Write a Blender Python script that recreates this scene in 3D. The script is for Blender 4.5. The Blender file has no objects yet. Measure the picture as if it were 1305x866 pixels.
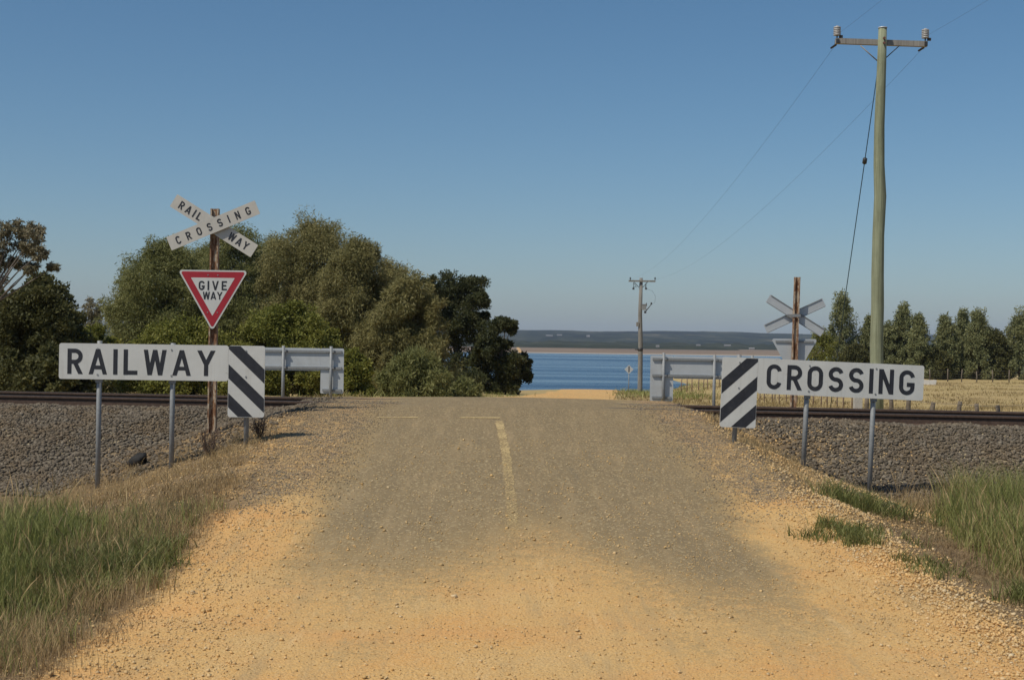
import bpy, math, random
import numpy as np
from mathutils import Vector, Matrix
R = math.radians
rng = np.random.default_rng(7)
random.seed(7)
scene = bpy.context.scene
COL = scene.collection

# ------------------------------------------------------------------ camera, sky, sun, exposure
EYE = 1.95
FPX = 1812.0                       # focal length in pixels of a 1305 px wide frame
ROLL, PITCH = R(0.8), 7.0 / FPX
cam_d = bpy.data.cameras.new("camera")
cam_d.lens = 36.0 * FPX / 1305.0
cam_d.sensor_width = 36.0
cam_d.clip_start = 0.1
cam_d.clip_end = 40000
cam = bpy.data.objects.new("camera", cam_d)
COL.objects.link(cam)
_f = Vector((0, math.cos(PITCH), math.sin(PITCH)))
_up = Vector((0, -math.sin(PITCH), math.cos(PITCH)))
_r = _f.cross(_up)
_r2 = _r * math.cos(ROLL) + _up * math.sin(ROLL)
_u2 = _up * math.cos(ROLL) - _r * math.sin(ROLL)
_m = Matrix((_r2, _u2, -_f)).transposed().to_4x4()
_m.translation = Vector((0, 0, EYE))
cam.matrix_world = _m
scene.camera = cam

SUN_EL, SUN_AZ = 54.0, 232.0       # azimuth clockwise from +Y (the view direction)
w = bpy.data.worlds.new("World")
scene.world = w
w.use_nodes = True
nt = w.node_tree
nt.nodes.clear()
sky = nt.nodes.new("ShaderNodeTexSky")
sky.sky_type = 'NISHITA'
sky.sun_disc = False
sky.sun_elevation = R(SUN_EL)
sky.sun_rotation = R(SUN_AZ)
sky.altitude = 0
sky.air_density = 0.85
sky.dust_density = 0.8
sky.ozone_density = 3.5
bg = nt.nodes.new("ShaderNodeBackground")
bg.inputs['Strength'].default_value = 0.084
wo = nt.nodes.new("ShaderNodeOutputWorld")
hsv = nt.nodes.new('ShaderNodeHueSaturation')
hsv.inputs['Saturation'].default_value = 1.16
hsv.inputs['Hue'].default_value = 0.492
nt.links.new(sky.outputs[0], hsv.inputs['Color'])
nt.links.new(hsv.outputs[0], bg.inputs[0])
nt.links.new(bg.outputs[0], wo.inputs[0])
sd = bpy.data.lights.new("sun", 'SUN')
sd.energy = 3.6
sd.angle = R(0.53)
sd.color = (1.0, 0.93, 0.80)
sun = bpy.data.objects.new("sun", sd)
COL.objects.link(sun)
_d = Vector((math.sin(R(SUN_AZ)) * math.cos(R(SUN_EL)), math.cos(R(SUN_AZ)) * math.cos(R(SUN_EL)), math.sin(R(SUN_EL))))
sun.rotation_euler = _d.to_track_quat('Z', 'Y').to_euler()
sun.location = (-20, -20, 40)
vs = scene.view_settings
vs.view_transform = 'Standard'
vs.look = 'None'
vs.exposure = 0.0
vs.gamma = 1.0
vs.use_curve_mapping = False
scene.cycles.max_bounces = 6
scene.cycles.transparent_max_bounces = 8
scene.cycles.volume_bounces = 0
scene.cycles.volume_step_rate = 8
scene.cycles.volume_max_steps = 32


# ------------------------------------------------------------------ helpers
def tag(o, label=None, cat=None, group=None, kind=None):
    if label: o["label"] = label
    if cat: o["category"] = cat
    if group: o["group"] = group
    if kind: o["kind"] = kind
    return o

def empty(name, loc=(0, 0, 0), label=None, cat=None, group=None, rot=(0, 0, 0)):
    o = bpy.data.objects.new(name, None)
    COL.objects.link(o)
    o.location = loc
    o.rotation_euler = rot
    o.empty_display_size = 0.2
    return tag(o, label, cat, group)

def np_mesh(name, V, F, mat=None, smooth=False, attrs=None, parent=None):
    V = np.asarray(V, dtype=np.float32)
    F = np.asarray(F, dtype=np.int32)
    me = bpy.data.meshes.new(name)
    k = F.shape[1]
    me.vertices.add(len(V))
    me.vertices.foreach_set("co", V.ravel())
    me.loops.add(F.size)
    me.loops.foreach_set("vertex_index", F.ravel())
    me.polygons.add(len(F))
    me.polygons.foreach_set("loop_start", np.arange(0, F.size, k, dtype=np.int32))
    me.polygons.foreach_set("loop_total", np.full(len(F), k, dtype=np.int32))
    if smooth:
        me.polygons.foreach_set("use_smooth", np.ones(len(F), dtype=bool))
    me.update(calc_edges=True)
    if attrs:
        for an, arr in attrs.items():
            a = me.color_attributes.new(an, 'FLOAT_COLOR', 'POINT')
            a.data.foreach_set("color", np.asarray(arr, dtype=np.float32).ravel())
    if mat: me.materials.append(mat)
    o = bpy.data.objects.new(name, me)
    COL.objects.link(o)
    if parent: o.parent = parent
    return o

class MB:
    """collects shapes with mixed polygon sizes into one mesh"""
    def __init__(self): self.v, self.f, self.s = [], [], []
    def add(self, vs_, fs, smooth=False):
        b = len(self.v)
        self.v += [tuple(p) for p in vs_]
        self.f += [tuple(b + i for i in f) for f in fs]
        self.s += [smooth] * len(fs)
    def box(self, c, s, rot=None, bev=0.0):
        hx, hy, hz = s[0] / 2, s[1] / 2, s[2] / 2
        P = []
        if bev <= 0:
            P = [(x, y, z) for x in (-hx, hx) for y in (-hy, hy) for z in (-hz, hz)]
            F = [(0, 1, 3, 2), (4, 6, 7, 5), (0, 4, 5, 1), (2, 3, 7, 6), (0, 2, 6, 4), (1, 5, 7, 3)]
            q = [Vector(p) for p in P]
            if rot is not None: q = [rot @ p for p in q]
            self.add([p + Vector(c) for p in q], F)
        else:
            # bevelled in the XZ outline, extruded along Y
            o = [(-hx + bev, -hz), (hx - bev, -hz), (hx, -hz + bev), (hx, hz - bev), (hx - bev, hz), (-hx + bev, hz), (-hx, hz - bev), (-hx, -hz + bev)]
            self.prism(o, -hy, hy, c, rot)
    def prism(self, outline, y0, y1, c=(0, 0, 0), rot=None):
        n = len(outline)
        q = [Vector((x, y0, z)) for x, z in outline] + [Vector((x, y1, z)) for x, z in outline]
        if rot is not None: q = [rot @ p for p in q]
        q = [p + Vector(c) for p in q]
        F = [tuple(range(n)), tuple(range(2 * n - 1, n - 1, -1))]
        F += [(i, i + n, (i + 1) % n + n, (i + 1) % n) for i in range(n)]
        self.add(q, F)
    def tube(self, pts, rads, n=10, cap=True, smooth=True):
        pts = [Vector(p) for p in pts]
        if not hasattr(rads, '__len__'): rads = [rads] * len(pts)
        vs_, fs = [], []
        prev = None
        for i, p in enumerate(pts):
            a = pts[min(i + 1, len(pts) - 1)] - pts[max(i - 1, 0)]
            a.normalize()
            if prev is None:
                ref = Vector((0, 0, 1)) if abs(a.z) < 0.9 else Vector((1, 0, 0))
                u = a.cross(ref).normalized()
            else:
                u = (prev - a * prev.dot(a)).normalized()
            prev = u
            v = a.cross(u)
            for k in range(n):
                t = 2 * math.pi * k / n
                vs_.append(p + (u * math.cos(t) + v * math.sin(t)) * rads[i])
        for i in range(len(pts) - 1):
            for k in range(n):
                a, b = i * n + k, i * n + (k + 1) % n
                fs.append((a, b, b + n, a + n))
        self.add(vs_, fs, smooth)
        if cap:
            b = len(self.v) - len(vs_)
            self.f += [tuple(b + k for k in range(n))[::-1], tuple(b + len(vs_) - n + k for k in range(n))]
            self.s += [False, False]
    def build(self, name, mat=None, parent=None, loc=(0, 0, 0)):
        me = bpy.data.meshes.new(name)
        me.from_pydata(self.v, [], self.f)
        me.polygons.foreach_set("use_smooth", self.s)
        import bmesh
        bm = bmesh.new(); bm.from_mesh(me)
        bmesh.ops.recalc_face_normals(bm, faces=bm.faces)
        bm.to_mesh(me); bm.free()
        if mat: me.materials.append(mat)
        o = bpy.data.objects.new(name, me)
        COL.objects.link(o)
        if parent: o.parent = parent
        o.location = loc
        return o

def at(px, py, d):
    """point at depth d seen at pixel (px, py) of the 1305x866 photograph"""
    dx, dy = px - 652.5, py - 433.0
    x = dx * math.cos(ROLL) + dy * math.sin(ROLL)
    y = -dx * math.sin(ROLL) + dy * math.cos(ROLL)
    return Vector((x / FPX * d, d, EYE - (y - 7.0) / FPX * d))

def xpx(px, py, d): return at(px, py, d).x

def smooth(a, b, x):
    t = np.clip((np.asarray(x, dtype=float) - a) / (b - a), 0, 1)
    return t * t * (3 - 2 * t)

_ph = rng.uniform(0, 6.28, (64, 2)); _an = rng.uniform(0, 6.28, 64)
def fnoise(x, y, scale=1.0, octaves=4, seed=0):
    """cheap smooth noise, about -1..1"""
    out = 0; amp = 1; tot = 0; f = 1.0 / scale
    x = np.asarray(x, dtype=float); y = np.asarray(y, dtype=float)
    for o in range(octaves):
        s = 0
        for j in range(3):
            i = (o * 3 + j + seed * 5) % 64
            s = s + np.sin((x * math.cos(_an[i]) + y * math.sin(_an[i])) * f * (1 + 0.3 * j) * 3.0 + _ph[i, 0] + 1.5 * np.sin((y * math.cos(_an[i]) - x * math.sin(_an[i])) * f * 1.7 + _ph[i, 1]))
        out = out + amp * s / 3; tot += amp
        amp *= 0.55; f *= 2.1
    return out / tot * 1.6


# ------------------------------------------------------------------ terrain shape (z = height; photographer's feet near 0)
_PD = np.array([-60, 0, 7, 10, 12.3, 14, 16, 18, 20, 21.3, 23, 25.5, 28, 33, 40, 60, 76, 100, 120, 128, 145, 165, 5000])
_PZ = np.array([-2.1, -2.0, -1.95, -1.89, -1.74, -1.57, -1.355, -1.18, -1.035, -.934, -.925, -.928, -1.02, -1.35, -1.95, -2.55, -2.93, -3.34, -3.60, -4.1, -7.0, -8.6, -8.6]) + EYE
def road_z(d): return np.interp(d, _PD, _PZ)
_LD = np.array([-60, 0, 10, 16, 20, 28, 33, 76, 113, 126, 135, 150, 170, 200, 1400, 1560, 1600, 2100, 2700, 14000])
_LZ = np.array([-2.2, -2.05, -2.02, -2.03, -2.02, -1.55, -1.47, -2.68, -3.62, -4.1, -5.6, -8.3, -10, -12, -12, -8.3, -7.4, -4.8, -1.8, -1]) + EYE
def road_xc(d):
    return np.interp(d, [-60, 0, 8, 13, 20, 30, 76, 120, 170], [.5, .35, .3, .2, .02, -.05, 3.2, 6.6, 10])
def land_z(x, y):
    x = np.asarray(x, dtype=float); y = np.asarray(y, dtype=float)
    far_y = np.where(y > 110, 110 + (y - 110) * (1 - 0.86 * smooth(27, 42, x) * (y < 1200)), y)
    far_y = np.where((y > 110) & (y < 1200), far_y, y)
    base = np.interp(far_y, _LD, _LZ)
    base = base + 0.85 * smooth(11.5, 17, x) * smooth(60, 120, y) * (y < 400)
    base = base + 0.10 * fnoise(x, y, 6, 2, 3) * (y > 27) * (y < 400)
    return base
def track_t(x, y): return (y + 0.165 * x - 23.1) * 0.9867
def ground_z(x, y):
    x = np.asarray(x, dtype=float); y = np.asarray(y, dtype=float)
    b = land_z(x, y)
    t = track_t(x, y)
    # ballast formation
    w0 = np.where(x < 0, 5.3, 3.9)
    a = np.where(t < 0, smooth(-w0, -1.35, t), 1 - smooth(1.45, 3.3, t))
    lin = np.where(t < 0, np.clip((t + w0) / (w0 - 1.35), 0, 1), np.clip((3.3 - t) / 1.85, 0, 1))
    a = 0.35 * a + 0.65 * lin
    form = b + (EYE - 1.09 - b) * a
    # road bank
    xc = road_xc(y)
    rx = x - xc
    edge = np.where(rx < 0, 3.0, 2.75) * np.where(y > 30, 0.85, 1.0)
    wd = np.where(rx < 0, 3.0 + 1.4 * smooth(18, 20.5, y), 2.5) * np.where(y > 30, 1.5, 1)
    k = 1 - np.clip((np.abs(rx) - edge) / wd, 0, 1)
    k = 0.5 * k + 0.5 * k * k * (3 - 2 * k)
    rz = road_z(y) - 0.02 * (np.clip(np.abs(rx), 0, 4)) ** 1.5 * 0.35
    bank = b + (rz - b) * k
    z = np.maximum(form, bank)
    # fine relief away from the road seal
    off = smooth(1.9, 3.2, np.abs(rx)) * (y < 60)
    z = z + off * (0.022 * fnoise(x, y, 0.9, 3, 1) + 0.03 * fnoise(x, y, 3.0, 2, 2))
    # windrow of loose gravel along the right hand road edge near the camera
    z = z + 0.05 * np.exp(-((rx - 3.1 - 0.15 * fnoise(x * 0, y, 2, 2, 4)) / 0.45) ** 2) * (1 - smooth(14, 17, y))
    return z
def gz(x, y): return float(ground_z(np.array([x]), np.array([y]))[0])

# surface masks: R asphalt, G yellow road gravel, B grey ballast, A green growth
def masks(x, y):
    rx = x - road_xc(y)
    t = track_t(x, y)
    n1 = fnoise(x, y, 1.2, 4, 5); n2 = fnoise(x, y, 0.45, 3, 6)
    # asphalt shows where the dust is thin
    seal = 1 - smooth(1.7, 2.45, np.abs(rx) + 0.12 * n1 + 0.06 * n2)
    start = 10.3 - 1.2 * smooth(0.3, 1.7, rx) + 1.0 * np.exp(-((rx - 0.0) / 0.6) ** 2) + 0.3 * n1 - 0.5 * np.exp(-((rx + 1.15) / 0.4) ** 2)
    ylim = smooth(start - 2.0, start + 3.4, y)
    asp = seal * ylim
    asp = np.maximum(asp, 0.42 * np.exp(-(((x + 0.95) / 0.35) ** 2 + ((y - 8.9) / 0.55) ** 2)) )
    asp = np.maximum(asp, 0.40 * np.exp(-(((x - 1.25) / 0.4) ** 2 + ((y - 9.3) / 0.9) ** 2)) )
    asp = asp * (1 - smooth(27, 31, y))
    # yellow gravel
    ledge = -2.95 + 0.15 * n1; redge = 3.15 + 0.15 * n1
    near = 1 - smooth(12.8, 16.6, y + 0.6 * n1)
    width_in = smooth(ledge - .3, ledge + .3, rx) * (1 - smooth(redge - .3, redge + .4, rx))
    yel = width_in * near
    # streaks of yellow along the shoulders further up
    st = np.exp(-((rx + 2.0) / 0.30) ** 2) * (.8 - .55 * smooth(14.5, 19, y)) * (y < 20) + np.exp(-((rx - 2.25 - 0.1 * n1) / 0.3) ** 2) * (0.75 - 0.3 * smooth(15, 21, y)) + np.exp(-((rx - 3.35) / 0.25) ** 2) * 0.9 * smooth(13, 15, y) * (1 - smooth(19, 21, y)) + np.exp(-((rx + 3.0) / 0.3) ** 2) * 0.6 * smooth(13, 15, y) * (1 - smooth(20, 22, y))
    yel = np.maximum(yel, np.clip(st, 0, 1) * (0.6 + 0.35 * n2) * (y < 23))
    yel = np.maximum(yel, (1 - smooth(2.2, 2.5, np.abs(rx))) * smooth(29, 32, y) * 1.0)
    yel = np.clip(yel, 0, 1)
    # ballast and grey shoulder gravel
    w0 = np.where(x < 0, 5.6, 4.2)
    bal = smooth(-w0 - 0.3, -w0 + 0.5, t + 0.35 * n1) * (1 - smooth(2.6, 3.3, t + 0.2 * n1))
    onbank = (1 - smooth(np.where(rx < 0, 4.5, 3.4), np.where(rx < 0, 7.4, 5.4), np.abs(rx) + 0.6 * n1)) * (1 - smooth(20.0, 21.8, y))
    bal = bal * (1 - 0.85 * onbank)
    should = (1 - smooth(2.7, 3.2, np.abs(rx) + 0.15 * n1)) * smooth(12.5, 15.5, y + 0.5 * n1) * (1 - smooth(27, 29, y))
    bal = np.maximum(bal * (1 - should), should * (0.84 + .12 * n2))
    yel = np.maximum(yel, .40 * should)
    # green undergrowth
    gl = (1 - smooth(-3.6, -3.0, rx + 0.35 * n1)) * (1 - smooth(13.0, 15.5, y - 0.25 * (x + 4) + n1))
    gr = smooth(3.7, 4.4, rx + 0.35 * n1) * smooth(9, 10, y) * (1 - smooth(16.5, 18, y))
    grn = np.clip(gl + gr, 0, 1) * 0.8
    return np.stack([np.clip(asp, 0, 1), yel, np.clip(bal, 0, 1), grn], -1)


# ------------------------------------------------------------------ materials
def new_mat(name):
    m = bpy.data.materials.new(name)
    m.use_nodes = True
    nt = m.node_tree
    b = nt.nodes['Principled BSDF']
    return m, nt, b
def N(nt, t, **kw):
    n = nt.nodes.new(t)
    for k, v in kw.items():
        if k.startswith('i_'): n.inputs[k[2:].replace('_', ' ')].default_value = v
        else: setattr(n, k, v)
    return n
def L(nt, a, b): nt.links.new(a, b)
def ramp(nt, fac, stops):
    r = nt.nodes.new('ShaderNodeValToRGB')
    e = r.color_ramp.elements
    while len(e) < len(stops): e.new(0.5)
    for i, (p, c) in enumerate(stops):
        e[i].position = p
        e[i].color = c if len(c) == 4 else (*c, 1)
    L(nt, fac, r.inputs[0])
    return r.outputs[0]
def mixc(nt, fac, a, b, mode='MIX'):
    m = nt.nodes.new('ShaderNodeMix'); m.data_type = 'RGBA'; m.blend_type = mode
    for sock, v in ((m.inputs[0], fac), (m.inputs[6], a), (m.inputs[7], b)):
        if hasattr(v, 'is_linked') or isinstance(v, bpy.types.NodeSocket): L(nt, v, sock)
        elif isinstance(v, (int, float)): sock.default_value = v
        else: sock.default_value = (*v, 1) if len(v) == 3 else v
    return m.outputs[2]
def math_(nt, op, a, b=None, clamp=False):
    m = nt.nodes.new('ShaderNodeMath'); m.operation = op; m.use_clamp = clamp
    for i, v in enumerate((a, b)):
        if v is None: continue
        if isinstance(v, bpy.types.NodeSocket): L(nt, v, m.inputs[i])
        else: m.inputs[i].default_value = v
    return m.outputs[0]
def noise(nt, scale, detail=4, rough=0.6, vec=None):
    n = N(nt, 'ShaderNodeTexNoise'); n.inputs['Scale'].default_value = scale
    n.inputs['Detail'].default_value = detail; n.inputs['Roughness'].default_value = rough
    if vec: L(nt, vec, n.inputs['Vector'])
    return n.outputs[0]
def coord(nt, kind='Object'):
    return N(nt, 'ShaderNodeTexCoord').outputs[kind]
def bump(nt, b, h, strength, dist):
    n = N(nt, 'ShaderNodeBump'); n.inputs['Strength'].default_value = strength; n.inputs['Distance'].default_value = dist
    L(nt, h, n.inputs['Height']); L(nt, n.outputs[0], b.inputs['Normal'])

def ground_material():
    m, nt, b = new_mat("ground_surface")
    c = coord(nt)
    va = N(nt, 'ShaderNodeVertexColor', layer_name='surf')
    sep = N(nt, 'ShaderNodeSeparateColor'); L(nt, va.outputs[0], sep.inputs[0])
    asp, yel, bal, grn = sep.outputs[0], sep.outputs[1], sep.outputs[2], va.outputs[1]
    nf = noise(nt, 38, 3, .7, c); nm = noise(nt, 6, 5, .65, c); nl = noise(nt, 0.9, 4, .6, c); nx = noise(nt, 120, 2, .6, c)
    def vor(scale):
        v = N(nt, 'ShaderNodeTexVoronoi'); v.inputs['Scale'].default_value = scale; L(nt, c, v.inputs['Vector']); return v
    v1, v2, v3 = vor(55), vor(20), vor(110)
    def rnd(v):
        s = N(nt, 'ShaderNodeSeparateColor'); L(nt, v.outputs['Color'], s.inputs[0]); return s.outputs[0]
    nz = noise(nt, 70, 2, .7, c)
    nc = noise(nt, 9, 4, .7, c)
    def break_(mask, amt=1.0):     # ragged, grain by grain threshold
        x = math_(nt, 'MULTIPLY', math_(nt, 'SUBTRACT', nf, 0.5), amt)
        z_ = math_(nt, 'MULTIPLY', math_(nt, 'SUBTRACT', nz, 0.5), amt * .9)
        y = math_(nt, 'MULTIPLY', math_(nt, 'SUBTRACT', rnd(v3), 0.5), 0.45)
        w_ = math_(nt, 'MULTIPLY', math_(nt, 'MULTIPLY', mask, math_(nt, 'SUBTRACT', 1.0, mask)), 3.6, clamp=True)
        t_ = math_(nt, 'ADD', mask, math_(nt, 'MULTIPLY', math_(nt, 'ADD', math_(nt, 'ADD', x, y), math_(nt, 'ADD', z_, math_(nt, 'MULTIPLY', math_(nt, 'SUBTRACT', nc, .5), 1.3))), w_))
        q = N(nt, 'ShaderNodeMapRange', interpolation_type='SMOOTHSTEP'); L(nt, t_, q.inputs[0]); q.inputs[1].default_value = .18; q.inputs[2].default_value = .82
        return q.outputs[0]
    soil = ramp(nt, nm, [(.25, (.115, .075, .042)), (.5, (.21, .145, .078)), (.75, (.34, .24, .125))])
    gsoil = ramp(nt, nm, [(.3, (.05, .06, .022)), (.7, (.14, .12, .055))])
    # beyond the railway: dry paddock
    pos = N(nt, 'ShaderNodeSeparateXYZ'); L(nt, c, pos.inputs[0])
    far = math_(nt, 'MULTIPLY', math_(nt, 'SUBTRACT', pos.outputs[1], 26.5), 0.3, clamp=True)
    pn = noise(nt, 0.25, 6, .7, c)
    padd = ramp(nt, pn, [(.3, (.27, .19, .085)), (.5, (.42, .31, .14)), (.7, (.36, .29, .11))])
    farland = math_(nt, 'MULTIPLY', math_(nt, 'SUBTRACT', pos.outputs[1], 1000), 0.01, clamp=True)
    mp = N(nt, 'ShaderNodeMapping'); L(nt, c, mp.inputs[0]); mp.inputs['Scale'].default_value = (0.0025, 0.004, 1)
    fn = noise(nt, 1.0, 6, .65, mp.outputs[0])
    flc = ramp(nt, fn, [(.35, (.15, .105, .07)), (.48, (.21, .145, .095)), (.55, (.26, .19, .125)), (.68, (.14, .115, .075))])
    beach = math_(nt, 'MULTIPLY', farland, math_(nt, 'SUBTRACT', 1, math_(nt, 'MULTIPLY', math_(nt, 'SUBTRACT', pos.outputs[1], 1590), 0.012, clamp=True)))
    flc = mixc(nt, beach, flc, (.40, .34, .27))
    col = mixc(nt, far, soil, padd)
    col = mixc(nt, farland, col, flc)
    col = mixc(nt, break_(grn), col, gsoil)
    ballc = mixc(nt, rnd(v2), (.06, .05, .04), (.17, .15, .12))
    ballc = mixc(nt, math_(nt, 'GREATER_THAN', rnd(v1), 0.86), ballc, (.42, .34, .20))
    ballc = mixc(nt, ramp(nt, nl, [(.45, (0, 0, 0)), (.62, (.8, .8, .8))]), ballc, (.20, .145, .085))
    col = mixc(nt, break_(bal), col, ballc)
    yc = ramp(nt, nl, [(.30, (.67, .350, .108)), (.48, (.65, .38, .128)), (.70, (.63, .405, .160))])
    yc = mixc(nt, math_(nt, 'MULTIPLY', rnd(v1), .45), yc, (.64, .46, .23))
    yc = mixc(nt, math_(nt, 'MULTIPLY', math_(nt, 'LESS_THAN', rnd(v3), .14), .5), yc, (.27, .17, .085))
    mps = N(nt, 'ShaderNodeMapping'); L(nt, c, mps.inputs[0]); mps.inputs['Scale'].default_value = (5.5, .55, 1); mps.inputs['Rotation'].default_value = (0, 0, .02)
    ns = noise(nt, 1.0, 5, .65, mps.outputs[0])
    mpt = N(nt, 'ShaderNodeMapping'); L(nt, c, mpt.inputs[0]); mpt.inputs['Scale'].default_value = (.6, 1.0, 1)
    nb = noise(nt, 1.0, 4, .6, mpt.outputs[0])
    yc = mixc(nt, ramp(nt, nb, [(.50, (0, 0, 0)), (.78, (.6, .6, .6))]), yc, (.64, .31, .11))
    yc = mixc(nt, ramp(nt, ns, [(.52, (0, 0, 0)), (.70, (.6, .6, .6))]), yc, (.40, .29, .15))
    yc = mixc(nt, ramp(nt, ns, [(.28, (.5, .5, .5)), (.42, (0, 0, 0))]), yc, (.72, .52, .27))
    yc = mixc(nt, ramp(nt, nx, [(.35, (.45, .45, .45)), (.5, (0, 0, 0))]), yc, (.33, .215, .10))
    col = mixc(nt, break_(yel), col, yc)
    ac = ramp(nt, nm, [(.3, (.215, .156, .080)), (.7, (.275, .204, .106))])
    ac = mixc(nt, math_(nt, 'MULTIPLY', rnd(v3), .5), ac, (.135, .11, .075))
    ac = mixc(nt, math_(nt, 'GREATER_THAN', rnd(v1), .90), ac, (.42, .33, .19))
    ac = mixc(nt, math_(nt, 'MULTIPLY', nl, .35), ac, (.32, .235, .125))
    ac = mixc(nt, ramp(nt, ns, [(.50, (0, 0, 0)), (.70, (.5, .5, .5))]), ac, (.36, .265, .145))
    ac = mixc(nt, ramp(nt, ns, [(.25, (.4, .4, .4)), (.42, (0, 0, 0))]), ac, (.15, .125, .085))
    dust = math_(nt, 'MULTIPLY', math_(nt, 'SUBTRACT', 1.0, asp), .95, clamp=True)
    ac = mixc(nt, dust, ac, (.46, .315, .135))
    col = mixc(nt, break_(asp, 1.3), col, ac)
    L(nt, col, b.inputs['Base Color'])
    b.inputs['Roughness'].default_value = 0.93
    b.inputs['Specular IOR Level'].default_value = 0.25
    h = math_(nt, 'ADD', math_(nt, 'MULTIPLY', math_(nt, 'SUBTRACT', 1, v1.outputs['Distance']), math_(nt, 'SUBTRACT', 1.05, math_(nt, 'MULTIPLY', asp, .75))), math_(nt, 'MULTIPLY', v2.outputs['Distance'], math_(nt, 'MULTIPLY', bal, -2.0)))
    h = math_(nt, 'ADD', h, math_(nt, 'MULTIPLY', nx, .6))
    bump(nt, b, h, .65, .009)
    return m
M_ground = ground_material()

def simple(name, col, rough=0.6, metal=0.0, var=0.15, scale=8.0, bumpd=0.0, dirt=None, spec=0.5, island=False):
    m, nt, b = new_mat(name)
    c = coord(nt)
    n1 = noise(nt, scale, 5, .65, c)
    dark = tuple(x * (1 - var) for x in col); lite = tuple(min(1, x * (1 + var)) for x in col)
    out = ramp(nt, n1, [(.3, dark), (.7, lite)])
    if dirt:
        n2 = noise(nt, scale * .35, 6, .75, c)
        out = mixc(nt, ramp(nt, n2, [(.55, (0, 0, 0)), (.72, (.75, .75, .75))]), out, dirt)
    if island:
        g = N(nt, 'ShaderNodeNewGeometry')
        s = math_(nt, 'ADD', math_(nt, 'MULTIPLY', g.outputs['Random Per Island'], .9), .55)
        out = mixc(nt, 1.0, out, s, 'MULTIPLY') if False else out
        hs = N(nt, 'ShaderNodeHueSaturation'); L(nt, out, hs.inputs['Color']); L(nt, s, hs.inputs['Value']); out = hs.outputs[0]
    L(nt, out, b.inputs['Base Color'])
    b.inputs['Roughness'].default_value = rough
    b.inputs['Metallic'].default_value = metal
    b.inputs['Specular IOR Level'].default_value = spec
    if bumpd: bump(nt, b, n1, .7, bumpd)
    return m

def sign_white(name, col=(.60, .60, .575)):
    m, nt, b = new_mat(name)
    c = coord(nt)
    n1 = noise(nt, 2.2, 5, .6, c); n2 = noise(nt, 24, 4, .75, c)
    o = ramp(nt, n1, [(.3, tuple(x * .9 for x in col)), (.7, col)])
    o = mixc(nt, ramp(nt, n2, [(.62, (0, 0, 0)), (.72, (.55, .55, .55))]), o, (.33, .30, .25))
    mp = N(nt, 'ShaderNodeMapping'); L(nt, c, mp.inputs[0]); mp.inputs['Scale'].default_value = (22, 22, 1.3)
    st = noise(nt, 1.0, 3, .6, mp.outputs[0])
    o = mixc(nt, ramp(nt, st, [(.55, (0, 0, 0)), (.75, (.25, .25, .25))]), o, (.40, .38, .33))
    L(nt, o, b.inputs['Base Color'])
    b.inputs['Roughness'].default_value = .42
    n3 = noise(nt, 3.2, 2, .5, c)
    bump(nt, b, n3, .6, .012)
    return m
M_white = sign_white("reflective_white")
M_cream = sign_white("weathered_white", (.56, .53, .475))
M_black = simple("sign_black", (.022, .023, .030), .5, var=.3, scale=14, dirt=(.06, .06, .06))
M_red = simple("sign_red", (.36, .018, .030), .45, var=.12, scale=5)
M_alu = simple("aluminium_back", (.50, .52, .53), .48, .25, var=.07, scale=3, dirt=(.42, .42, .41))
M_galv = simple("galvanised_steel", (.25, .26, .265), .62, .2, var=.16, scale=30)
M_rail_side = simple("rail_rust", (.080, .050, .036), .85, .1, var=.35, scale=18, bumpd=.002)
M_rail_top = simple("rail_head_steel", (.17, .135, .11), .45, .6, var=.15, scale=10)
M_sleeper = simple("sleeper_timber", (.10, .085, .07), .9, var=.3, scale=12, bumpd=.004)
M_dark = simple("dark_fitting", (.05, .05, .052), .6, .3, var=.2)
M_ins = simple("porcelain", (.40, .385, .37), .35, var=.1)
M_wire = simple("conductor", (.06, .07, .08), .6, .3, var=.1)
M_stay = simple("stay_wire_steel", (.03, .07, .10), .5, .4, var=.1)
def rust_mat():
    m, nt, b = new_mat("rusted_steel_with_flaking_paint")
    c = coord(nt)
    mp = N(nt, 'ShaderNodeMapping'); L(nt, c, mp.inputs[0]); mp.inputs['Scale'].default_value = (14, 14, 4)
    n1 = noise(nt, 1.2, 6, .75, mp.outputs[0]); n2 = noise(nt, 30, 4, .7, c)
    o = ramp(nt, n1, [(.28, (.05, .025, .017)), (.42, (.17, .075, .036)), (.50, (.27, .15, .08)), (.56, (.46, .38, .28)), (.8, (.54, .48, .38))])
    o = mixc(nt, ramp(nt, n2, [(.55, (0, 0, 0)), (.7, (.5, .5, .5))]), o, (.12, .055, .035))
    L(nt, o, b.inputs['Base Color']); b.inputs['Roughness'].default_value = .88
    bump(nt, b, n2, .6, .004)
    return m
M_rust = rust_mat()
def pole_mat(name, a, bb, cc):
    m, nt, b = new_mat(name)
    c = coord(nt)
    mp = N(nt, 'ShaderNodeMapping'); L(nt, c, mp.inputs[0]); mp.inputs['Scale'].default_value = (26, 26, .8)
    n1 = noise(nt, 1.0, 6, .7, mp.outputs[0]); n2 = noise(nt, 1.3, 5, .6, c)
    o = ramp(nt, n1, [(.3, a), (.52, bb), (.72, cc)])
    o = mixc(nt, ramp(nt, n2, [(.45, (0, 0, 0)), (.7, (.55, .55, .55))]), o, a)
    L(nt, o, b.inputs['Base Color']); b.inputs['Roughness'].default_value = .9
    bump(nt, b, n1, .6, .012)
    return m
M_pole = pole_mat("treated_pole_timber", (.135, .14, .085), (.25, .27, .175), (.33, .345, .23))
M_pole2 = pole_mat("grey_pole_timber", (.10, .095, .085), (.22, .21, .19), (.30, .29, .26))
M_arm = pole_mat("weathered_crossarm_timber", (.19, .17, .15), (.30, .28, .25), (.38, .35, .31))
M_bark = pole_mat("bark", (.05, .042, .033), (.12, .10, .08), (.20, .175, .145))
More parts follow.
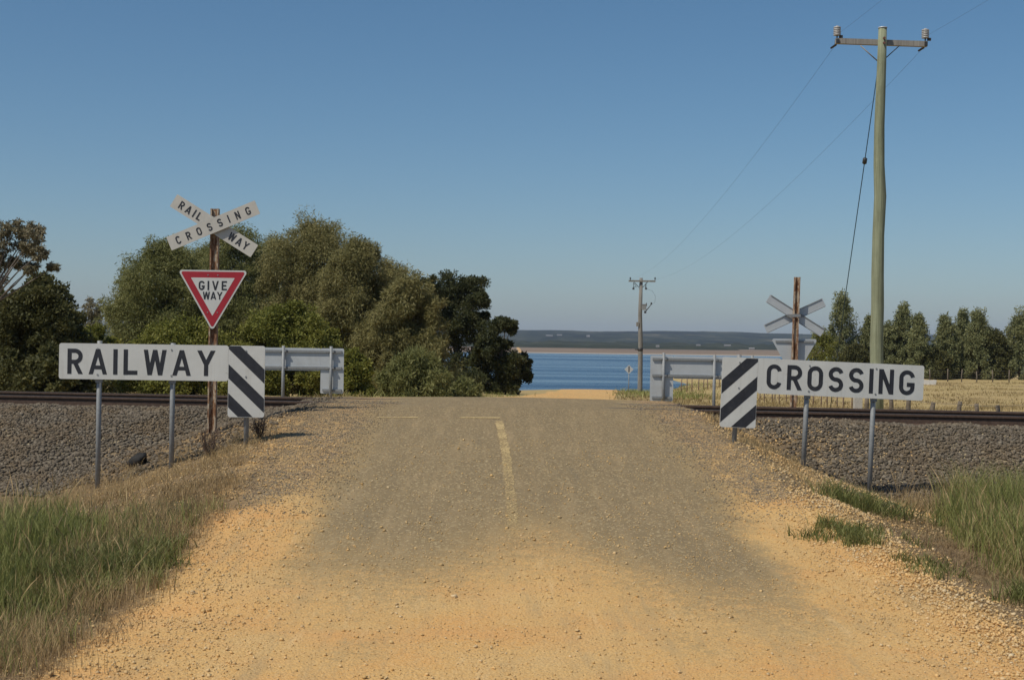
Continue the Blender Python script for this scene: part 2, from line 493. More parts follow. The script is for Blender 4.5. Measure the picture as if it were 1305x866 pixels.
M_palebark = pole_mat("pale_bark", (.10, .08, .07), (.19, .16, .135), (.28, .25, .21))

def leaf_mat(name, cols, trans=0.32, rough=.6, nscale=.45):
    m, nt, b = new_mat(name)
    c = coord(nt)
    n1 = noise(nt, nscale, 4, .6, c)
    g = N(nt, 'ShaderNodeNewGeometry')
    f = math_(nt, 'ADD', math_(nt, 'MULTIPLY', g.outputs['Random Per Island'], .34), math_(nt, 'MULTIPLY', n1, .75))
    f = math_(nt, 'ADD', f, .10)
    f = math_(nt, 'SUBTRACT', f, .12)
    o = ramp(nt, f, [(.2, cols[0]), (.52, cols[1]), (.82, cols[2])])
    L(nt, o, b.inputs['Base Color']); b.inputs['Roughness'].default_value = rough
    b.inputs['Specular IOR Level'].default_value = .25
    tr = N(nt, 'ShaderNodeBsdfTranslucent'); L(nt, o, tr.inputs[0])
    mx = N(nt, 'ShaderNodeMixShader'); mx.inputs[0].default_value = trans
    L(nt, b.outputs[0], mx.inputs[1]); L(nt, tr.outputs[0], mx.inputs[2])
    L(nt, mx.outputs[0], nt.nodes['Material Output'].inputs[0])
    return m
LM = {
    'oak': leaf_mat("sheoak_foliage", ((0.091, 0.104, 0.034), (0.201, 0.207, 0.073), (0.317, 0.299, 0.122))),
    'oakbrown': leaf_mat("sheoak_brown_foliage", ((0.104, 0.104, 0.037), (0.238, 0.217, 0.085), (0.366, 0.317, 0.14))),
    'wattle': leaf_mat("wattle_foliage", ((0.09, 0.105, 0.02), (0.2, 0.205, 0.042), (0.32, 0.29, 0.075))),
    'dark': leaf_mat("cypress_foliage", ((0.033, 0.042, 0.018), (0.068, 0.077, 0.029), (0.127, 0.121, 0.046))),
    'bushy': leaf_mat("dense_dark_foliage", ((0.044, 0.049, 0.018), (0.098, 0.099, 0.036), (0.195, 0.176, 0.058))),
    'gum': leaf_mat("gum_foliage", ((0.116, 0.109, 0.062), (0.217, 0.194, 0.116), (0.31, 0.256, 0.171))),
    'wind': leaf_mat("windbreak_foliage", ((0.098, 0.113, 0.052), (0.218, 0.23, 0.103), (0.345, 0.333, 0.155))),
}

# ------------------------------------------------------------------ ground sheet
def axis(segs):
    out = [segs[0][0]]
    for a, b_, st in segs:
        n = max(1, int(round((b_ - a) / st)))
        out += list(np.linspace(a, b_, n + 1)[1:])
    return np.array(out)
xs = axis([(-9000, -2000, 1400), (-2000, -400, 200), (-400, -80, 40), (-80, -20, 4), (-20, -12, .5), (-12, 12, .11), (12, 20, .5), (20, 80, 3), (80, 400, 20), (400, 2000, 200), (2000, 9000, 1400)])
ys = axis([(-60, -4, 4), (-4, 5, .6), (5, 27, .11), (27, 40, .4), (40, 180, 3), (180, 600, 30), (600, 1500, 100), (1500, 1660, 10), (1660, 3000, 90), (3000, 13500, 500)])
def grid(xs, ys, zf):
    X, Y = np.meshgrid(xs, ys)
    Z = zf(X, Y)
    V = np.stack([X, Y, Z], -1).reshape(-1, 3)
    nx, ny = len(xs), len(ys)
    i = (np.arange(ny - 1)[:, None] * nx + np.arange(nx - 1)[None]).ravel()
    F = np.stack([i, i + 1, i + nx + 1, i + nx], -1)
    return V, F, X, Y
V, F, X, Y = grid(xs, ys, lambda x, y: ground_z(x, y) - 0.010 * (np.abs(x - road_xc(y)) < 3.3) * (y < 125))
g = np_mesh("ground", V, F, M_ground, True, {'surf': masks(X, Y).reshape(-1, 4)})
tag(g, "dry ground sloping from the road bank down to the paddock and lake shore", kind="structure")

# road sheet, 10 mm above the ground under it, feathering down at its edges
us = np.linspace(-3.1, 3.1, 90)
ds = axis([(-4, 5, .5), (5, 27, .1), (27, 40, .4), (40, 128, 2)])
U, D = np.meshgrid(us, ds)
XR = road_xc(D) + U * np.where(D > 30, np.interp(D, [30, 40], [1, .8]), 1)
ZR = ground_z(XR, D) - 0.006 * smooth(2.7, 3.05, np.abs(U)) + 0.008 * fnoise(XR, D, 1.5, 2, 9) * 0
VR = np.stack([XR, D, ZR], -1).reshape(-1, 3)
i = (np.arange(len(ds) - 1)[:, None] * len(us) + np.arange(len(us) - 1)[None]).ravel()
FR = np.stack([i, i + 1, i + len(us) + 1, i + len(us)], -1)
road = np_mesh("road", VR, FR, M_ground, True, {'surf': masks(XR, D).reshape(-1, 4)})
tag(road, "narrow sealed road under yellow gravel dust, climbing over the railway", kind="structure")

# painted markings, worn
def paint_mat():
    m, nt, b = new_mat("worn_road_paint")
    c = coord(nt)
    n1 = noise(nt, 45, 4, .75, c); n2 = noise(nt, 2.5, 4, .6, c)
    pos = N(nt, 'ShaderNodeSeparateXYZ'); L(nt, c, pos.inputs[0])
    wear = math_(nt, 'MULTIPLY', math_(nt, 'SUBTRACT', 18.5, pos.outputs[1]), .018)
    f = math_(nt, 'ADD', math_(nt, 'ADD', n1, wear), math_(nt, 'MULTIPLY', n2, .45))
    o = mixc(nt, ramp(nt, f, [(.62, (0, 0, 0)), (.84, (1, 1, 1))]), (.52, .41, .22), (.225, .18, .108))
    o = mixc(nt, n2, (.50, .37, .17), (.60, .44, .21))
    L(nt, o, b.inputs['Base Color']); b.inputs['Roughness'].default_value = .9
    bump(nt, b, n1, .6, .006)
    L(nt, math_(nt, 'SUBTRACT', 1, ramp(nt, f, [(.66, (0, 0, 0)), (.86, (1, 1, 1))])), b.inputs['Alpha'])
    return m
M_paint = paint_mat()
def strip(pts, width, n=60, horizontal=False):
    P = np.array(pts); tt = np.linspace(0, 1, n)
    px_ = np.interp(tt, np.linspace(0, 1, len(P)), P[:, 0]); py_ = np.interp(tt, np.linspace(0, 1, len(P)), P[:, 1])
    V, F = [], []
    for k, (a, b_) in enumerate(zip(px_, py_)):
        wob = width / 2 * (1 + .12 * math.sin(k * 1.7) + .08 * math.sin(k * .61))
        for s in (-1, 1):
            x, y = (a, b_ + s * wob) if horizontal else (a + s * wob, b_)
            V.append((x, y, gz(x, y) + 0.006))
        if k: F.append((2 * k - 2, 2 * k - 1, 2 * k + 1, 2 * k))
    return V, F
mv, mf = [], []
for V_, F_ in (strip([(xpx(655, 690, 12.6), 12.6), (xpx(652, 650, 13.9), 13.9), (xpx(645, 580, 16.8), 16.8), (xpx(636, 535, 19.75), 19.75)], .105, 90),
               strip([(xpx(587, 529, 20.1), 20.1), (xpx(637, 530, 20.1), 20.1)], .11, 16, True),
               strip([(xpx(480, 530, 20.1), 20.1), (xpx(533, 530, 20.1), 20.1)], .10, 16, True)):
    b_ = len(mv); mv += V_; mf += [tuple(b_ + q for q in f) for f in F_]
mk = np_mesh("road_marking", mv, mf, M_paint)
tag(mk, "worn yellowish centre line and dashed stop line on the seal", kind="structure")

# ------------------------------------------------------------------ water
def water_mat():
    m, nt, b = new_mat("lake_water")
    c = coord(nt)
    mp = N(nt, 'ShaderNodeMapping'); L(nt, c, mp.inputs[0]); mp.inputs['Scale'].default_value = (.35, 1.0, 1)
    n1 = noise(nt, .8, 6, .65, mp.outputs[0])
    mp2 = N(nt, 'ShaderNodeMapping'); L(nt, c, mp2.inputs[0]); mp2.inputs['Scale'].default_value = (.0025, .012, 1)
    n2 = noise(nt, 1.0, 4, .6, mp2.outputs[0])
    L(nt, ramp(nt, n2, [(.38, (.014, .050, .110)), (.62, (.060, .120, .190))]), b.inputs['Base Color'])
    L(nt, ramp(nt, n2, [(.35, (.30, .30, .30)), (.65, (.14, .14, .14))]), b.inputs['Roughness'])
    b.inputs['IOR'].default_value = 1.333
    bn = N(nt, 'ShaderNodeBump'); bn.inputs['Distance'].default_value = .35
    L(nt, ramp(nt, n2, [(.40, (.75, .75, .75)), (.60, (.12, .12, .12))]), bn.inputs['Strength']); L(nt, n1, bn.inputs['Height']); L(nt, bn.outputs[0], b.inputs['Normal'])
    return m
M_water = water_mat()
wv, wf, _, _ = grid(axis([(-9000, 9000, 1500)]), axis([(110, 1700, 60)]), lambda x, y: x * 0 + EYE - 8.0)
tag(np_mesh("lake", wv, wf, M_water), "rippled blue lake water beyond the crossing", kind="structure")

# ------------------------------------------------------------------ far hills
def hill_mat(name, stops, sc):
    m, nt, b = new_mat(name)
    c = coord(nt)
    mp = N(nt, 'ShaderNodeMapping'); L(nt, c, mp.inputs[0]); mp.inputs['Scale'].default_value = sc
    n1 = noise(nt, 1.0, 7, .7, mp.outputs[0])
    L(nt, ramp(nt, n1, stops), b.inputs['Base Color'])
    b.inputs['Roughness'].default_value = 1
    b.inputs['Specular IOR Level'].default_value = 0
    return m
M_hill = hill_mat("wooded_hills", [(.38, (.005, .010, .010)), (.50, (.022, .032, .022)), (.60, (.060, .064, .042)), (.70, (.20, .16, .11))], (.008, .0022, .004))
M_wood = hill_mat("far_wood", [(.3, (.016, .022, .012)), (.6, (.040, .045, .022))], (.02, .02, .02))
M_range = hill_mat("far_range", [(.3, (.03, .04, .03)), (.7, (.05, .06, .04))], (.001, .001, .001))
def hz(x, y):
    t = smooth(2900, 6200, y)
    top = 74 + 5.5 * fnoise(x, y, 1400, 3, 1) + 2.6 * fnoise(x, y * .2, 160, 4, 2)
    return EYE - 3 + (top - 5) * t * (1 - .5 * smooth(6200, 7400, y)) + 7 * fnoise(x, y, 500, 4, 4) * smooth(3000, 3600, y) * (1 - .8 * t)
hv, hf, _, _ = grid(axis([(-3600, 3600, 40)]), axis([(2900, 7400, 90)]), hz)
tag(np_mesh("hills", hv, hf, M_hill, True), "low hazy wooded hills across the lake", kind="structure")
def rz_(x, y):
    t = np.exp(-((y - 12000) / 600) ** 2)
    top = 30 + 125 * smooth(1500, 3400, x) + 18 * fnoise(x, y * 0, 2600, 3, 6)
    return EYE - 10 + top * t
rv, rf, _, _ = grid(axis([(-3000, 7000, 90)]), axis([(10800, 13200, 200)]), rz_)
tag(np_mesh("hills", rv, rf, M_range, True), "blue distant range behind the right hand trees", kind="structure")
# dark wood along the far flats
def woodstrip(x0, x1, y0, y1, h, seed):
    X_ = axis([(x0, x1, 5)]); Y_ = axis([(y0, y1, (y1 - y0) / 6)])
    def f(x, y):
        e = np.sin(np.clip((y - y0) / (y1 - y0), 0, 1) * math.pi) ** .4 * np.clip((x - x0) / 60, 0, 1) ** .5 * np.clip((x1 - x) / 60, 0, 1) ** .5
        return EYE - 3.6 + (y0 - 2450) * .003 + h * e * (.75 + .3 * fnoise(x, y, 60, 4, seed)) 
    v, f_, _, _ = grid(X_, Y_, f)
    return v, f_
for (a, b_, c_, d_, h, s) in [(-900, 400, 2450, 2600, 8, 1), (300, 900, 2750, 2900, 7, 3), (-1200, 1400, 3000, 3200, 15, 2)]:
    v_, f_ = woodstrip(a, b_, c_, d_, h, s)
    tag(np_mesh("far_woodland", v_, f_, M_wood, True), "dark far off wood along the flats across the lake", "woodland", kind="stuff")

# ------------------------------------------------------------------ stones (loose ballast and gravel), every stone real geometry
phi = (1 + 5 ** .5) / 2
ICO_V = np.array([(-1, phi, 0), (1, phi, 0), (-1, -phi, 0), (1, -phi, 0), (0, -1, phi), (0, 1, phi), (0, -1, -phi), (0, 1, -phi), (phi, 0, -1), (phi, 0, 1), (-phi, 0, -1), (-phi, 0, 1)]) / math.sqrt(1 + phi * phi)
ICO_F = np.array([(0, 11, 5), (0, 5, 1), (0, 1, 7), (0, 7, 10), (0, 10, 11), (1, 5, 9), (5, 11, 4), (11, 10, 2), (10, 7, 6), (7, 1, 8), (3, 9, 4), (3, 4, 2), (3, 2, 6), (3, 6, 8), (3, 8, 9), (4, 9, 5), (2, 4, 11), (6, 2, 10), (8, 6, 7), (9, 8, 1)])
OCT_V = np.array([(1, 0, 0), (-1, 0, 0), (0, 1, 0), (0, -1, 0), (0, 0, 1), (0, 0, -1)], float)
OCT_F = np.array([(0, 2, 4), (2, 1, 4), (1, 3, 4), (3, 0, 4), (2, 0, 5), (1, 2, 5), (3, 1, 5), (0, 3, 5)])
def rand_rot(n):
    q = rng.normal(size=(n, 4)); q /= np.linalg.norm(q, axis=1)[:, None]
    w_, x, y, z = q.T
    return np.stack([1 - 2 * (y * y + z * z), 2 * (x * y - z * w_), 2 * (x * z + y * w_), 2 * (x * y + z * w_), 1 - 2 * (x * x + z * z), 2 * (y * z - x * w_), 2 * (x * z - y * w_), 2 * (y * z + x * w_), 1 - 2 * (x * x + y * y)], -1).reshape(n, 3, 3)
def stones(name, x, y, r, mat, label, sink=.25, small=False, kind="stuff", cat="stones"):
    BV, BF = (OCT_V, OCT_F) if small else (ICO_V, ICO_F)
    n = len(x)
    z = ground_z(x, y)
    sc = r[:, None, None] * rng.uniform(.55, 1.15, (n, 1, 3))
    P = BV[None] * (1 + rng.uniform(-.40, .34, (n, len(BV), 1))) * sc
    P = np.einsum('nij,nkj->nki', rand_rot(n), P)
    P[:, :, 2] *= .8
    P += np.stack([x, y, z + r * (.6 - sink)], -1)[:, None, :]
    Fs = BF[None] + (np.arange(n) * len(BV))[:, None, None]
    o = np_mesh(name, P.reshape(-1, 3), Fs.reshape(-1, 3), mat)
    return tag(o, label, cat, kind=kind)
def stone_mat(name, cols):
    m, nt, b = new_mat(name)
    g = N(nt, 'ShaderNodeNewGeometry'); c = coord(nt)
    o = ramp(nt, g.outputs['Random Per Island'], [(i_ / (len(cols) - 1) * .98, k) for i_, k in enumerate(cols)])
    n = noise(nt, 60, 3, .6, c)
    o = mixc(nt, math_(nt, 'MULTIPLY', n, .2), o, tuple(x * .6 for x in cols[len(cols) // 2]))
    nd = noise(nt, 1.1, 4, .65, c)
    o = mixc(nt, ramp(nt, nd, [(.46, (0, 0, 0)), (.66, (.55, .55, .55))]), o, tuple(a_ * b2 for a_, b2 in zip(cols[len(cols) // 2], (1.15, .98, .75))))
    L(nt, o, b.inputs['Base Color']); b.inputs['Roughness'].default_value = .92
    b.inputs['Specular IOR Level'].default_value = .25
    return m
M_bstone = stone_mat("ballast_stone", [(.070, .056, .041), (.125, .102, .076), (.175, .145, .110), (.135, .108, .076), (.235, .20, .152), (.10, .085, .066)])
M_ystone = stone_mat("yellow_gravel_stone", [(.50, .31, .12), (.58, .39, .17), (.64, .46, .24), (.42, .28, .13), (.66, .52, .32)])
M_gstone = stone_mat("grey_gravel_stone", [(.15, .13, .10), (.21, .18, .14), (.30, .245, .17), (.40, .32, .19), (.24, .21, .165)])
def sample(n, x0, x1, y0, y1, prob):
    x = rng.uniform(x0, x1, n); y = rng.uniform(y0, y1, n)
    k = rng.random(n) < prob(x, y)
    return x[k], y[k]
def infr(x, y, m=2.2): return (np.abs(x) < y * .365 + m)
for lo, hi in ((-11.6, -2.6), (2.6, 11.6)):
    def pb(x, y):
        mk_ = masks(x, y); t = track_t(x, y)
        return np.clip(mk_[:, 2] * 1.2 - mk_[:, 1], 0, 1) * (t > -6) * (t < 3.0) * infr(x, y) * smooth(2.8, 4.0, np.abs(x - road_xc(y))) * np.where(t > 1.0, .35, 1)
    x, y = sample(122000, lo, hi, 16.2, 26.5, pb)
    stones("ballast", x, y, (.010 + .028 * rng.random(len(x)) ** 1.8), M_bstone, "grey crushed rock ballast heaped along the railway " + ("left" if lo < 0 else "right") + " of the road")
def py_(x, y):
    rx = np.abs(x - road_xc(y)); mk_ = masks(x, y)
    e = .07 + .75 * smooth(1.9, 2.9, x - road_xc(y)) + .45 * smooth(1.7, 2.6, -(x - road_xc(y))) + .25 * np.clip(fnoise(x, y, .6, 3, 8), 0, 1)
    return np.clip(np.maximum(mk_[:, 1], smooth(2.8, 2.9, rx) * (rx < 3.7) * .35) * e, 0, 1) * infr(x, y, .2)
x, y = sample(230000, -3.8, 4.4, 6.6, 18.0, py_)
stones("loose_gravel", x, y, rng.gamma(1.7, .0026, len(x)) + .0022, M_ystone, "loose yellow gravel scattered over the road and its edges", small=True)
x, y = sample(9000, 2.5, 4.4, 7.0, 15.0, lambda x, y: np.exp(-((x - road_xc(y) - 3.1) / .35) ** 2) * infr(x, y, .2))
stones("loose_gravel", x, y, rng.uniform(.007, .019, len(x)), M_ystone, "coarse yellow gravel heaped in a windrow along the right road edge")
def pg_(x, y):
    mk_ = masks(x, y); rx = np.abs(x - road_xc(y))
    return np.clip((mk_[:, 2] + .4) * smooth(1.7, 2.1, rx) * (1 - smooth(3.6, 4.8, rx)) * .9, 0, 1) * (y > 13.5) * infr(x, y)
x, y = sample(60000, -5.0, 5.0, 13.0, 23.5, pg_)
stones("shoulder_gravel", x, y, rng.uniform(.005, .014, len(x)), M_gstone, "grey and yellow gravel on the shoulders of the rising road", small=True)
x, y = sample(45000, -1.9, 2.1, 7.0, 21, lambda x, y: np.clip(.10 + 1.2 * np.exp(-((y - 11.3) / 1.6) ** 2) * .4 + .25 * smooth(1.2, 1.8, np.abs(x)), 0, 1))
stones("grit", x, y, rng.uniform(.0025, .0065, len(x)), M_ystone, "fine yellow grit strewn over the asphalt seal", small=True)
# orange verge stones right of the road on the bank, among ballast
def pr_(x, y):
    rx = x - road_xc(y)
    return smooth(2.6, 3.0, rx) * (1 - smooth(4.0, 6.0, rx + .5 * fnoise(x, y, 1, 3, 2))) * (y > 14) * (y < 22.3) * .8
x, y = sample(12000, 2.4, 7, 14, 22.5, pr_)
stones("bank_gravel", x, y, rng.uniform(.008, .026, len(x)), M_ystone, "pale yellow stones spilled down the right hand road bank", small=True)
x, y = sample(9000, -7, -2.8, 14, 21.5, lambda x, y: smooth(2.8, 3.2, -(x - road_xc(y))) * (1 - smooth(3.4, 6.2, -(x - road_xc(y)) + .5 * fnoise(x, y, 1, 3, 2))) * .6)
stones("bank_gravel", x, y, rng.uniform(.006, .020, len(x)), M_ystone, "pale yellow stones spilled down the left hand road bank", small=True)

# ------------------------------------------------------------------ railway track
def rail_frame(s, t):
    """point s metres along the track (0 at the road), t metres across (+ = away)"""
    n = math.hypot(1, .165)
    ax, ay = 1 / n, -.165 / n
    return Vector((ax * s - ay * 0 + .165 / n * t, 23.1 + ay * s + t / n, 0))
RAIL_Z = EYE - 0.945
track = empty("railway_track", rail_frame(0, 0) + Vector((0, 0, RAIL_Z - .17)), "single railway track with rusty brown rails crossing the road on grey ballast", "railway track")
tl = track.location
ang = -math.atan(.165)
rotz = Matrix.Rotation(ang, 4, 'Z').to_3x3()
prof = [(-.068, 0), (.068, 0), (.068, .012), (.010, .032), (.010, .128), (.036, .140), (.036, .166), (.030, .170), (-.030, .170), (-.036, .166), (-.036, .140), (-.010, .128), (-.010, .032), (-.068, .012)]
for t in (-.82, .82):
    mb = MB(); n = len(prof)
    sl = np.linspace(-60, 60, 41)
    vs_ = []
    for s in sl:
        for (a, z) in prof:
            p = rail_frame(s, t + a); vs_.append((p.x - tl.x, p.y - tl.y, z))
    fs = [(i_ * n + k, (i_ + 1) * n + k, (i_ + 1) * n + (k + 1) % n, i_ * n + (k + 1) % n) for i_ in range(len(sl) - 1) for k in range(n)]
    mb.add(vs_, fs)
    ro = mb.build("rail", M_rail_side, track)
    hd = MB()
    hd.add([tuple(Vector((*(rail_frame(s, t + a) - tl).xy, z))) for s in sl for (a, z) in [(-.033, .1712), (-.022, .1735), (.022, .1735), (.033, .1712)]],
           [(i_ * 4 + k, (i_ + 1) * 4 + k, (i_ + 1) * 4 + k + 1, i_ * 4 + k + 1) for i_ in range(len(sl) - 1) for k in range(3)])
    hd.build("running_surface", M_rail_top, ro)
slm = None
for k in range(-30, 31):
    s = k * .68
    p = rail_frame(s, 0)
    if abs(s) < 3.4 or abs(p.x) > 11.5: continue
    if slm is None:
        mb = MB(); mb.box((0, 0, 0), (.25, 2.6, .13), bev=.01)
        so = mb.build("sleeper", M_sleeper, track); slm = so
    else:
        so = slm.copy(); COL.objects.link(so); so.parent = track
    so.location = (p.x - tl.x, p.y - tl.y, -.066 - .004 * random.random())
    so.rotation_euler = (0, 0, ang + random.uniform(-.01, .01))

# ------------------------------------------------------------------ lettering built from strokes
def glyph(ch, w_=.55, s=.17):
    """list of polygons (x, z) for a capital letter one unit high, and its width"""
    P = []
    def rect(x0, z0, x1, z1): P.append([(x0, z0), (x1, z0), (x1, z1), (x0, z1)])
    def diag(x0, x1, z0=0., z1=1., k=1.0):          # lower centre x0 to upper centre x1
        hw = s * k / 2 / max(.35, (z1 - z0) / math.hypot(x1 - x0, z1 - z0))
        P.append([(x0 - hw, z0), (x0 + hw, z0), (x1 + hw, z1), (x1 - hw, z1)])
    def ribbon(pts, k=1.0):
        pts = [np.array(p, float) for p in pts]
        Lf, Rt = [], []
        for i_, p in enumerate(pts):
            a = pts[min(i_ + 1, len(pts) - 1)] - pts[max(i_ - 1, 0)]
            a /= np.linalg.norm(a); nn = np.array([-a[1], a[0]]) * s * k / 2
            Lf.append(p + nn); Rt.append(p - nn)
        for i_ in range(len(pts) - 1):
            P.append([tuple(Rt[i_]), tuple(Rt[i_ + 1]), tuple(Lf[i_ + 1]), tuple(Lf[i_])])
    def arc(cx, cz, rx, rz, a0, a1, n=12):
        return [(cx + rx * math.cos(R(a0 + (a1 - a0) * k / n)), cz + rz * math.sin(R(a0 + (a1 - a0) * k / n))) for k in range(n + 1)]
    h = s / 2
    if ch == 'I': rect(0, 0, s, 1); return P, s
    if ch == 'L': rect(0, 0, s, 1); rect(s, 0, w_ * .92, s); return P, w_ * .92
    if ch == 'E': rect(0, 0, s, 1); rect(s, 0, w_ * .92, s); rect(s, 1 - s, w_ * .92, 1); rect(s, .5 - h, w_ * .8, .5 + h); return P, w_ * .92
    if ch == 'A':
        W = w_ * 1.22; diag(h * 1.05, W / 2, k=.98); diag(W - h * 1.05, W / 2, k=.98); rect(W * .27, .2, W * .73, .2 + s * .9); return P, W
    if ch == 'V':
        W = w_ * 1.18; diag(W / 2, h * 1.05); diag(W / 2, W - h * 1.05); return P, W
    if ch == 'Y':
        W = w_ * 1.2; diag(W / 2, h * 1.1, .44, 1); diag(W / 2, W - h * 1.1, .44, 1); rect(W / 2 - h, 0, W / 2 + h, .5); return P, W
    if ch == 'W':
        W = w_ * 1.5; q = W * .27; diag(q, h); diag(q, W / 2); diag(W - q, W / 2); diag(W - q, W - h); return P, W
    if ch == 'N':
        rect(0, 0, s, 1); rect(w_ - s, 0, w_, 1); diag(w_ - h * 1.1, h * 1.1, k=1.0); return P, w_
    if ch == 'R':
        rect(0, 0, s, 1)
        r = (1 - h - .48) / 2
        ribbon([(s, 1 - h)] + arc(w_ - h - r, .48 + r, r, r, 90, -90, 12) + [(s, .48)])
        diag(w_ - h * .9, w_ * .48, 0, .48); return P, w_
    if ch == 'O':
        W = w_ * 1.04; rx = W / 2 - h
        ribbon(arc(W / 2, 1 - h - rx, rx, rx, 0, 180) + arc(W / 2, h + rx, rx, rx, 180, 360) + [(W - h, 1 - h - rx)]); return P, W
    if ch == 'C':
        W = w_; rx = W / 2 - h
        ribbon(arc(W / 2, 1 - h - rx, rx, rx, 8, 180) + arc(W / 2, h + rx, rx, rx, 180, 352)); return P, W
    if ch == 'G':
        W = w_ * 1.04; rx = W / 2 - h
        ribbon(arc(W / 2, 1 - h - rx, rx, rx, 8, 180) + arc(W / 2, h + rx, rx, rx, 180, 360))
        rect(W - s, h + rx - .01, W, .5); rect(W * .5, .5 - s, W - s, .5); return P, W
    if ch == 'S':
        W = w_; rx = W / 2 - h; r = (.5 - h) / 2
        up = arc(W / 2, .5 + r, rx, r, 15, 270, 20); lo = arc(W / 2, .5 - r, rx, r, 90, -165, 20)
        ribbon(up + lo[1:]); return P, W
    return P, w_
def lettering(text, height, width_total, s=.17, w_=.55, thick=.002, gap=None):
    """returns an MB of letters centred on 0,0 in the XZ plane, front facing -Y"""
    gl = [glyph(c, w_, s) for c in text]
    W = sum(g_[1] for g_ in gl) * height
    gap = (width_total - W) / max(1, len(text) - 1) if gap is None else gap
    x = -(W + gap * (len(text) - 1)) / 2
    mb = MB(); k = 0
    for polys, gw in gl:
        for p in polys:
            off = (k % 7) * .00025; k += 1
            mb.prism([(x + a * height, (b_ - .5) * height) for a, b_ in p], -thick - off, -.0002)
        x += gw * height + gap
    return mb
def add_mb(dst, src, M):
    b_ = len(dst.v)
    dst.v += [tuple(M @ Vector(p)) for p in src.v]
    dst.f += [tuple(b_ + i_ for i_ in f) for f in src.f]; dst.s += src.s

def clip_poly(poly, x0, x1, z0, z1):
    def cl(p, f, g_):
        out = []
        for i_ in range(len(p)):
            a, b_ = p[i_], p[(i_ + 1) % len(p)]
            fa, fb = f(a), f(b_)
            if fa >= 0: out.append(a)
            if (fa >= 0) != (fb >= 0):
                t = fa / (fa - fb); out.append((a[0] + (b_[0] - a[0]) * t, a[1] + (b_[1] - a[1]) * t))
        return out
    for f in (lambda p: p[0] - x0, lambda p: x1 - p[0], lambda p: p[1] - z0, lambda p: z1 - p[1]):
        poly = cl(poly, f, None)
        if not poly: return poly
    return poly

def rounded(w_, h, r, corners=(1, 1, 1, 1), n=5):
    out = []
    for i_, (cx, cz, a0) in enumerate(((w_ / 2, h / 2, 0), (-w_ / 2, h / 2, 90), (-w_ / 2, -h / 2, 180), (w_ / 2, -h / 2, 270))):
        if not corners[i_]: out.append((cx, cz)); continue
        ox = cx - math.copysign(r, cx); oz = cz - math.copysign(r, cz)
        for k in range(n + 1):
            a = R(a0 + 90 * k / n); out.append((ox + r * math.cos(a), oz + r * math.sin(a)))
    return out

# ------------------------------------------------------------------ width marker signs
SH = 0.45
def width_sign(name, label, group, seam, side, tilt, posts, text, front=True, scale=1.0, lean=0.0):
    """seam = world position of the top of the joint between name board and hazard board.
    side -1: name board on the left of the hazard board as seen from the camera, +1 on the right.
    front False: the board faces away, we see its back."""
    PL, HW, HH = 2.13 * scale, .46 * scale, .90 * scale
    root = empty(name, (seam.x, seam.y, seam.z), label, "road sign", group, rot=(0, R(tilt), 0))
    f = -1 if front else 1                                # direction the lettering faces
    th = .012
    mb = MB(); mb.prism([(x * 1, z) for x, z in rounded(PL, SH, .03, (1, 1, 1, 1))], -th / 2, th / 2, (side * (PL / 2 + .0015), 0, -SH / 2))
    nb = mb.build("name_board", M_white if front else M_alu, root)
    mb = MB(); mb.prism(rounded(HW, HH, .03), -th / 2, th / 2, (-side * HW / 2, 0, -HH / 2))
    hb = mb.build("hazard_board", M_white if front else M_alu, root)
    # stripes (facing f)
    st = MB()
    for k, z0 in enumerate((-.137, .230, .594, .958)):
        if z0 > .93: continue
        # band: starts at the outer edge (u = 0) at depth z0, falls towards the road at slope .95
        poly = [(0, -z0), (0, -(z0 + .178)), (HW, -(z0 + .178 + .95 * HW)), (HW, -(z0 + .95 * HW))]
        poly = clip_poly(poly, .004, HW - .004, -HH + .006, -.006)
        if len(poly) < 3: continue
        pts = [(-side * u, z) for u, z in poly]
        y0, y1 = (-th / 2 - .0016, -th / 2 - .0002) if front else (th / 2 + .0002, th / 2 + .0016)
        st.prism(pts, y0, y1)
    so = st.build("stripes", M_black, hb)
    lm = lettering(text, .318, 1.86 if text == "RAILWAY" else 1.90, s=.165, w_=.60)
    if not front:
        lm.v = [(-x, -y, z) for x, y, z in lm.v]
    cx = side * (PL / 2) + (-.03 if side < 0 else .0) * (1 if front else 0)
    lm.v = [(x + cx, y + f * th / 2, z - SH / 2 - .002) for x, y, z in lm.v]
    lm.build("lettering", M_black, nb)
    # back rails: two channels across, one short at foot of hazard board
    bk = -f
    for (x0, x1, z) in ((-side * (HW - .04), side * (PL - .05), -.065), (-side * (HW - .04), side * (PL - .05), -.39), (-side * (HW - .04), -side * .04, -.83)):
        mb = MB(); mb.box(((x0 + x1) / 2, bk * (th / 2 + .018), z), (abs(x1 - x0), .034, .045)); mb.build("mounting_rail", M_galv, root)
    for (x, zt) in posts:
        for z in (-.065, -.39):
            bo = MB(); bo.tube([(x, f * (th / 2), z), (x, f * (th / 2 + .007), z)], .011, 8); bo.build("bolt", M_galv, root)
    for (x, top) in posts:
        # post in the root frame; runs down to the ground below
        wp = root.location + Matrix.Rotation(R(tilt), 3, 'Y') @ Vector((x, 0, -1))
        yb = bk * (th / 2 + .036 + .032)
        g_ = gz(wp.x + lean, seam.y + yb) - .25
        z_bot = g_ - seam.z
        xb = x + lean
        # account for the root tilt
        Minv = Matrix.Rotation(-R(tilt), 3, 'Y')
        bot = Minv @ Vector((wp.x - seam.x + lean, yb, z_bot))
        mb = MB(); mb.tube([(x, yb, top), (bot.x, yb, bot.z)], .031, 14)
        po = mb.build("post", M_galv, root)
        for z in (-.065, -.39) + ((-SH - .01,) if front else ()):
            cl = MB(); cl.box((x, yb - bk * .012, z), (.12, .075, .030) if z > -SH else (.07, .08, .06)); cl.build("clamp", M_galv, po)
    return root

